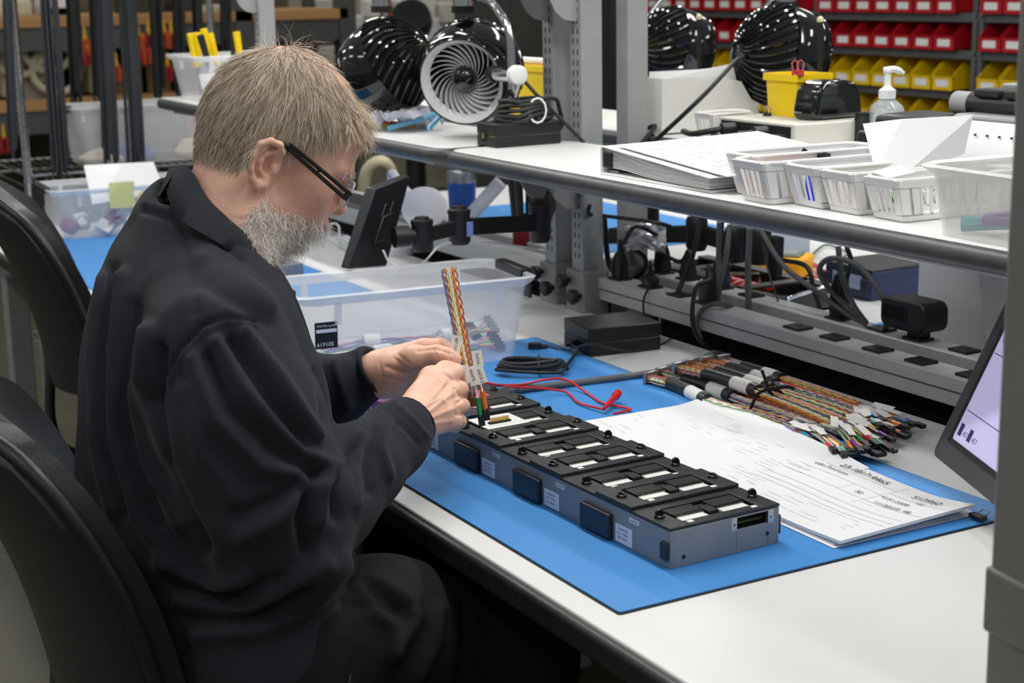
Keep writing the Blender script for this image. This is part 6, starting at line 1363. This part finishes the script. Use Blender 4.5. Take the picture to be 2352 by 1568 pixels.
for i, (xt, xb, yb__, wpx, X_, lb) in enumerate(BU):
    rd = random.Random(i); pb0 = at(xb, yb__, X=X_); k = (pb0-C0).length/FPX; R_ = wpx*k*.5; t = thing('cable_bundle', lb, 'cable bundle', pb0, group='black cables hanging from the rack'); b = B()
    zt_ = 1.75; n = 22 if X_ > -5 else 20; pt0 = at(xt, 0, X=X_)
    for q in range(n):
        a = rd.random()*6.28; r = R_*math.sqrt(rd.random()); o0 = V(math.cos(a)*.015, math.sin(a)*r, 0); o1 = V(math.cos(a+.4)*.015, math.sin(a+.4)*r*1.1, 0)
        f = (zt_-pb0.z)/(pt0.z-pb0.z); top = pb0+(pt0-pb0)*f; top.x = X_; mid = pb0.lerp(top, .5)
        b.tube([top+o0*.7, mid+(o0+o1)*.5, pb0+o1+V(0, 0, rd.uniform(-.02, .05))], .0045, 4)
    b.ob('cables', HB if X_ > -5 else HB2, t, kind='stuff')
ut = tote('storage_tote', 'clear storage tote on the wire rack behind the cables', TR((-5.17, 1.565, .862), rz=math.radians(90)), .60, .26, .185, handles=BLACKP)
for k, (y, col, lb) in enumerate(((1.40, (220, 210, 196), 'folded beige cloth in the left of the rack tote'), (1.45, (96, 110, 170), 'blue packet in the rack tote'), (1.72, (216, 206, 188), 'folded cream cloth in the right of the rack tote'))):
    t = thing('cloth_packet', lb, 'cloth', (-5.17, y, .87)); b = B(); rd = random.Random(k)
    b.loft([[(-5.17+.09*s*math.cos(a), y+.10*s*math.sin(a), .868+z) for a in (i*.5236 for i in range(12))] for s, z in ((1, 0), (1.02, .012), (.75, .028+.01*k), (.3, .042+.006*k))]); b.ob('fold', mat('packet %d' % k, col, .8), t)
lt = tote('storage_tote', 'clear storage tote with yellow note on the neighbouring bench', TR((-4.40, 1.235, .7534), rz=math.radians(88)), .46, .24, .135, handles=BLACKP)
t = thing('sticky_note', 'yellow sticky note on the front of the clear tote', 'note', at(280, 450, X=-4.27)); a, b_ = at(250, 420, X=-4.268), at(309, 474, X=-4.278); B().hexa([V(-4.275, a.y, b_.z), V(-4.275, b_.y, b_.z), V(-4.268, b_.y, a.z), V(-4.268, a.y, a.z)], V(.001, 0, 0)).ob('note', mat('yellow note paper', (238, 228, 150), .8), t)
t = thing('work_sheet', 'white printed sheet leaning in the clear tote', 'paper', at(290, 440, X=-4.36)); q = [at(192, 380, X=-4.40), at(352, 372, X=-4.42), at(378, 440, X=-4.34), at(212, 470, X=-4.33)]; B().hexa(q, V(.002, 0, .001)).ob('sheet', PAPER, t)
for k in range(9):
    rd = random.Random(k+50); y = 1.06+.04*k; t = thing('connector_part', 'small %s connector in the noted tote, %s from its left end' % (['purple', 'navy', 'white'][k % 3], ORD[k]), 'connector', (-4.36, y, .76)); c = V(-4.38+rd.uniform(-.06, .07), y, .775+rd.uniform(0, .02))
    B(TR(c, rd.random(), rd.random(), rd.random())).box(-.022, .022, -.018, .018, -.014, .014).ob('housing', mat('connector %d' % (k % 3), [(128, 50, 96), (34, 36, 66), (210, 208, 212)][k % 3], .5), t, bev=.003); B().tube(spl([c, c+V(.02, .03, .03), c+V(.0, .06, .01)], 4), .004, 6).ob('pigtail', mat('connector %d' % ((k+1) % 3), (200, 200, 200), .5), t)
t = thing('tape_roll', 'roll of yellow and black tape on the noted tote', 'tape', at(345, 458, X=-4.3)); c = at(343, 458, X=-4.30); B().lathe([(.018, -.012), (.030, -.012), (.030, .012), (.018, .012), (.018, -.012)], 20, c, (1, .2, .2)).ob('roll', mat('tape yellow', (210, 170, 40), .5), t)
# tote of tools on the neighbouring shelf
kt = tote('tool_tote', 'clear tote of yellow tools on the shelf behind the man\'s head', TR((-4.40, 1.545, 1.1004), rz=math.radians(90)), .26, .26, .125, ribs=True, taper=.84)
for k in range(7):
    rd = random.Random(k); a = V(-4.42+rd.uniform(-.05, .05), 1.46+.022*k, 1.12); e = a+V(rd.uniform(-.02, .02), rd.uniform(-.05, .01), .16+rd.uniform(0, .03)); c_ = (YEL, YEL, BLACKP)[k % 3]
    t = thing('hand_tool', '%s handled tool in the tool tote, %s from the left' % ('yellow' if k % 3 < 2 else 'black', ORD[k]), 'tool', a, group='tools in the tote'); B().tube([a, a.lerp(e, .5)], .004, 6).ob('shaft', SILVER, t); B().tube([a.lerp(e, .45), e], [.009, .011], 8).ob('handle', c_, t)
t = thing('paper_pad', 'white pad inside the tool tote', 'paper', (-4.36, 1.54, 1.11)); B().hexa([(-4.345, 1.46, 1.106), (-4.345, 1.60, 1.106), (-4.34, 1.55, 1.18), (-4.34, 1.44, 1.175)], V(-.012, 0, 0)).ob('pad', PAPER, t)
# ------------------------------------------------------------------ neighbouring bench, under its shelf
strip_n = thing('socket_strip', 'grey socket strip on the neighbouring bench behind the tote', 'power strip', (-3.7, 1.75, .775)); B().box(-4.60, -2.90, 1.720, 1.776, .775, .820).ob('channel', RAILG, strip_n, bev=.002); B().box(-4.60, -2.90, 1.830, 1.886, .775, .820).ob('channel', RAILG, strip_n, bev=.002)
p0 = at(1062, 490, Y=1.98); tb_ = thing('tumbler', 'blue steel tumbler under the shelf behind the monitor arm', 'tumbler', (p0.x, p0.y, .7503)); R_ = 33*(p0-C0).length/FPX; zt_ = at(1062, 390, Y=1.98).z; o = V(p0.x, p0.y, .7503)
B().lathe([(R_*.8, 0), (R_*.85, .01), (R_, (zt_-.75)*.8)], 24, o).ob('body', mat('blue powder coat', (30, 78, 158), .35), tb_); B().lathe([(R_, (zt_-.75)*.8), (R_*1.02, zt_-.755), (R_*.95, zt_-.75), (R_*.9, zt_-.76)], 24, o).ob('steel_rim', SILVER, tb_)
lamp = thing('magnifier_lamp', 'white magnifier lamp with round head under the shelf', 'lamp', at(980, 540, Y=1.66)); c = at(975, 478, Y=1.64); n_ = ((C0-c).normalized()*.9+V(0, 0, .5)).normalized()
LW = mat('translucent white plastic', (226, 226, 234), .35)
B().lathe([(.001, -.012), (.050, -.012), (.054, -.004), (.054, .006), (.046, .010), (.001, .012)], 28, c, n_).ob('head', LW, lamp); B().tube(spl([c, at(930, 440, Y=1.66), at(900, 400, Y=1.68)], 5), .014, 8).ob('arm', LW, lamp); B().tube([at(1150, 418, Y=1.72), at(1075, 500, Y=1.66)], .016, 12).ob('strut', mat('clear white tube', (214, 216, 230), .2, clear=.25), lamp)
zb = at(900, 400, Y=1.68); B().cyl((zb.x, zb.y, .7504), zb, .012).ob('stem', LW, lamp); B().cyl((zb.x, zb.y, .7504), (zb.x, zb.y, .768), .05, n=20).ob('foot', LW, lamp)
hv_ = thing('cream_hose', 'cream coloured hose curving under the neighbouring shelf', 'hose', at(870, 470, Y=2.2)); B().tube(spl([at(835, 500, Y=2.2), at(840, 400, Y=2.2), at(880, 372, Y=2.25), at(905, 420, Y=2.3), at(905, 500, Y=2.3)], 8), .022, 10).ob('hose', mat('cream hose', (204, 196, 164), .5), hv_)
hp_ = thing('tool_holder', 'red tub of black handled tools under the shelf', 'tool holder', at(1205, 490, Y=1.84)); c = at(1205, 490, Y=1.84); c.z = .7504; zt_ = at(1205, 455, Y=1.84).z
B().lathe([(.024, 0), (.028, .02), (.030, zt_-.79), (.027, zt_-.79), (.024, .01)], 20, c).ob('tub', mat('dark red tub', (140, 24, 30), .5), hp_)
for k in range(6):
    a = k*1.05; B().tube([c+V(.015*math.cos(a), .015*math.sin(a), .02), c+V(.030*math.cos(a), .030*math.sin(a), zt_-.75+.06+.012*(k % 3))], [.008, .011], 7).ob('tool', BLACKP, hp_)
wc_ = thing('charger_cable', 'white charger cable looped beside the man\'s beard', 'cable', at(790, 560, z=.76)); B().tube(spl([at(800, 570, z=.757), at(775, 545, z=.79), at(757, 550, z=.80), at(760, 515, z=.80), at(778, 520, z=.79), at(782, 560, z=.757), at(820, 590, z=.757)], 7), .003, 6).ob('cable', WHITEP, wc_); c = at(797, 556, z=.765); B(TR(c, .2, .3, .4)).box(-.016, .016, -.014, .014, -.012, .012).ob('charger', mat('clear white charger', (214, 216, 220), .3), wc_, bev=.003)
sm_ = thing('small_fixture', 'small dark fixture with knob on the far blue mat', 'fixture', at(650, 640, z=.755)); c = at(640, 628, z=.755); B(TR(c)).box(-.06, .06, -.04, .04, 0, .03).ob('base', FIXG, sm_, bev=.003); B(TR(c)).cyl((.035, -.01, .03), (.035, -.01, .05), .008).ob('knob', BLACKP, sm_)
rt_ = thing('keyboard_rail', 'dark rounded rail lying behind the man\'s nose', 'rail', at(850, 470, Y=1.72)); a, e = at(790, 450, Y=1.74), at(1000, 500, Y=1.74); B().tube([a, e], .016, 10).ob('rail', STEEL_D, rt_)
# ------------------------------------------------------------------ far storage rack (left half of the background)
WOOD = mat('rack deck board', (186, 142, 92), .7, var=(3, .2), stretch=(1, .2, 4)); RK = mat('rack steel', (82, 84, 84), .5); BEI = mat('beige enamel', (196, 190, 166), .6)
fr_ = thing('storage_rack', 'tall grey storage rack with wooden decks far behind', 'storage rack', (-8.9, 3.0, 0)); FX = -8.5
for z1, z0 in ((1.275, 1.215), (.848, .70)):
    B().box(FX-.9, FX, .6, 3.72, z1-.055, z1).ob('deck_board', WOOD, fr_); B().box(FX-.06, FX-.01, .6, 3.72, z1-.055-.12, z1-.055).ob('beam', RK, fr_)
for y in (.6, 3.1, 3.72): B().box(FX-.10, FX, y-.05, y+.05, 0, 2.2).ob('rack_post', RK, fr_)
B().box(FX-.92, FX-.90, .6, 3.72, 0, 2.2).ob('back_panel', mat('dim rack back', (92, 86, 70), .8, var=(4, .5)), fr_)
rd = random.Random(21)
TOOLP = [(196, 105, 'o'), (202, 128, 'r'), (268, 165, 'o'), (318, 95, 'o'), (330, 120, 'r'), (342, 92, 'r'), (338, 125, 'o'), (378, 88, 'o'), (394, 90, 'o'), (386, 165, 'r'), (442, 285, 'o'), (448, 300, 'r'), (10, 330, 'r')]
for k, (x, y, c_) in enumerate(TOOLP):
    p = at(x, y, X=-8.47); t = thing('hanging_tool', '%s handled tool hanging on the far rack, %s from the left' % ('orange' if c_ == 'o' else 'red', ORD[k]), 'tool', p, group='tools hanging on the far rack'); m_ = mat('tool orange', (190, 76, 22), .5) if c_ == 'o' else mat('tool red', (150, 26, 28), .5)
    B().tube([p+V(0, -.014, -.05), p+V(0, -.018, 0), p+V(0, -.006, .04)], [.013, .016, .010], 8).ob('grip', m_, t); B().tube([p+V(0, .014, -.05), p+V(0, .020, 0), p+V(0, .006, .04)], [.013, .016, .010], 8).ob('grip', m_, t); B().tube([p+V(0, 0, .10), V(-8.505, p.y, 1.12)], .003, 5).ob('hook', SILVER, t) if p.z > .72 else None; B().tube([p+V(0, 0, .03), p+V(0, 0, .10)], [.012, .005], 6).ob('jaw', mat('tool yellow tip', (228, 180, 30), .5), t)
for k, (x, y, w_, h_, col) in enumerate(((20, 150, 50, 150, 'b'), (95, 140, 36, 130, 'b'), (140, 60, 60, 90, 'd'), (90, 205, 90, 70, 'g'), (20, 20, 90, 50, 'b'), (120, 15, 60, 40, 'w'), (215, 160, 40, 110, 'b'), (290, 190, 70, 80, 'n'), (345, 175, 60, 100, 'n'), (430, 180, 50, 100, 'd'), (480, 40, 70, 60, 'b'), (320, 15, 90, 40, 'd'), (420, 15, 60, 40, 'd'))):
    a, e = at(x-w_/2, y+h_/2, X=-8.75), at(x+w_/2, y-h_/2, X=-8.75); t = thing('rack_carton', '%s on the far rack, %s in the row' % ({'b': 'beige enamel unit', 'd': 'dark carton', 'g': 'grey rounded machine', 'w': 'white carton', 'n': 'brown carton'}[col], ORD[k]), 'carton', (-8.75, (a.y+e.y)/2, a.z))
    b = B().box(-8.85, -8.65, a.y, e.y, a.z, e.z); b.ob('carton_body', {'b': BEI, 'd': mat('dark carton', (54, 50, 44), .7), 'g': mat('grey enamel', (150, 150, 140), .6), 'w': WHITEP, 'n': mat('brown carton', (120, 96, 66), .7)}[col], t, bev=.03 if col in 'gb' else .004, seg=4)
for k, (x, y) in enumerate(((110, 110), (40, 120), (130, 160))):
    c = at(x, y, X=-8.6); t = thing('hose_coil', 'beige coiled hose on the far rack, %s' % ['middle one', 'left one', 'right one'][k], 'hose', c); B().tube([c+V(.0, .13*math.cos(q), .12*math.sin(q)) for q in (i*.3927 for i in range(16))], .02, 8, closed=True).ob('coil', BEI, t)
# ------------------------------------------------------------------ far workshop seen between the fans
RX = -9.5
wk = thing('far_shelving', 'far workshop shelving glimpsed between head and fans', 'shelving', (RX, 5.4, 0)); B().box(RX-.5, RX, 3.9, 7.2, 1.02, 1.06).ob('shelf', RK, wk); B().box(RX-.5, RX, 3.9, 7.2, .60, .64).ob('shelf', RK, wk); B().box(RX-.52, RX-.5, 3.9, 7.2, 0, 2.2).ob('back', mat('far beige panel', (190, 182, 160), .8, var=(3, .25)), wk)
for y in (3.9, 5.2, 6.4, 7.2): B().box(RX-.06, RX, y-.03, y+.03, 0, 2.2).ob('post', RK, wk)
cols = [(205, 200, 190), (190, 52, 40), (230, 228, 222), (40, 42, 48), (226, 190, 40), (120, 40, 36), (60, 66, 120), (214, 150, 120), (30, 30, 32), (222, 224, 226)]
FWP = [(760, 15, 60, 40, 0), (765, 160, 50, 110, 0), (800, 130, 24, 60, 3), (815, 60, 40, 50, 9), (860, 20, 30, 44, 2), (908, 45, 34, 80, 1), (985, 20, 30, 60, 2), (1005, 70, 50, 60, 9), (960, 110, 40, 40, 3), (1062, 28, 24, 30, 4), (1062, 55, 20, 24, 6), (1030, 30, 30, 50, 0), (1105, 30, 30, 70, 7), (1130, 15, 40, 40, 7), (930, 10, 30, 24, 9), (1000, 130, 60, 40, 8), (1090, 90, 30, 40, 8), (1140, 70, 30, 60, 3), (715, 105, 30, 80, 3)]
for k, (x, y, w_, h_, c_) in enumerate(FWP):
    X_ = RX+.05+.01*k; a, e = at(x-w_/2, y+h_/2, X=X_), at(x+w_/2, y-h_/2, X=X_)
    t = thing('workshop_box', '%s box on the far shelving between the fans, %s piece' % (['cream', 'red', 'white', 'dark', 'yellow', 'maroon', 'navy', 'peach', 'black', 'pale'][c_], (ORD+['x'])[k] if k < 25 else 'last'), 'box', (X_, (a.y+e.y)/2, a.z)); B().box(X_-.12, X_, a.y, e.y, a.z, e.z).ob('box_body', mat('far box %d' % c_, cols[c_], .6), t, bev=.012)
c = at(945, 48, X=-7.2); t = thing('desk_fan', 'tiny black globe fan far away between the two fans', 'fan', c); B().lathe([(.001, -.105), (.06, -.09), (.1, -.04), (.106, 0), (.094, .05), (.001, .045)], 24, c, (.6, -.3, .5)).ob('globe', GLOSSB, t); B().cyl((c.x, c.y, .75), (c.x, c.y, c.z-.09), .012).ob('pole', CHROME, t); B().cyl((c.x, c.y, .0), (c.x, c.y, .75), .05).ob('stand', BLACKP, t)
dc = thing('dark_cabinet', 'tall dark grey cabinet behind the slotted uprights', 'cabinet', (-6.6, 4.1, 0)); a, e = at(1163, 200, X=-6.4), at(1500, 200, X=-6.4); B().box(-6.9, -6.4, a.y, e.y, 0, 2.1).ob('body', mat('dark cabinet enamel', (62, 61, 58), .6), dc, bev=.004); B().box(-6.401, -6.394, a.y+.04, (a.y+e.y)/2-.01, .1, 2.0).ob('door', mat('dark cabinet enamel', (62, 61, 58), .6), dc, bev=.003); B().box(-6.401, -6.394, (a.y+e.y)/2+.01, e.y-.04, .1, 2.0).ob('door', mat('dark cabinet enamel', (62, 61, 58), .6), dc, bev=.003)
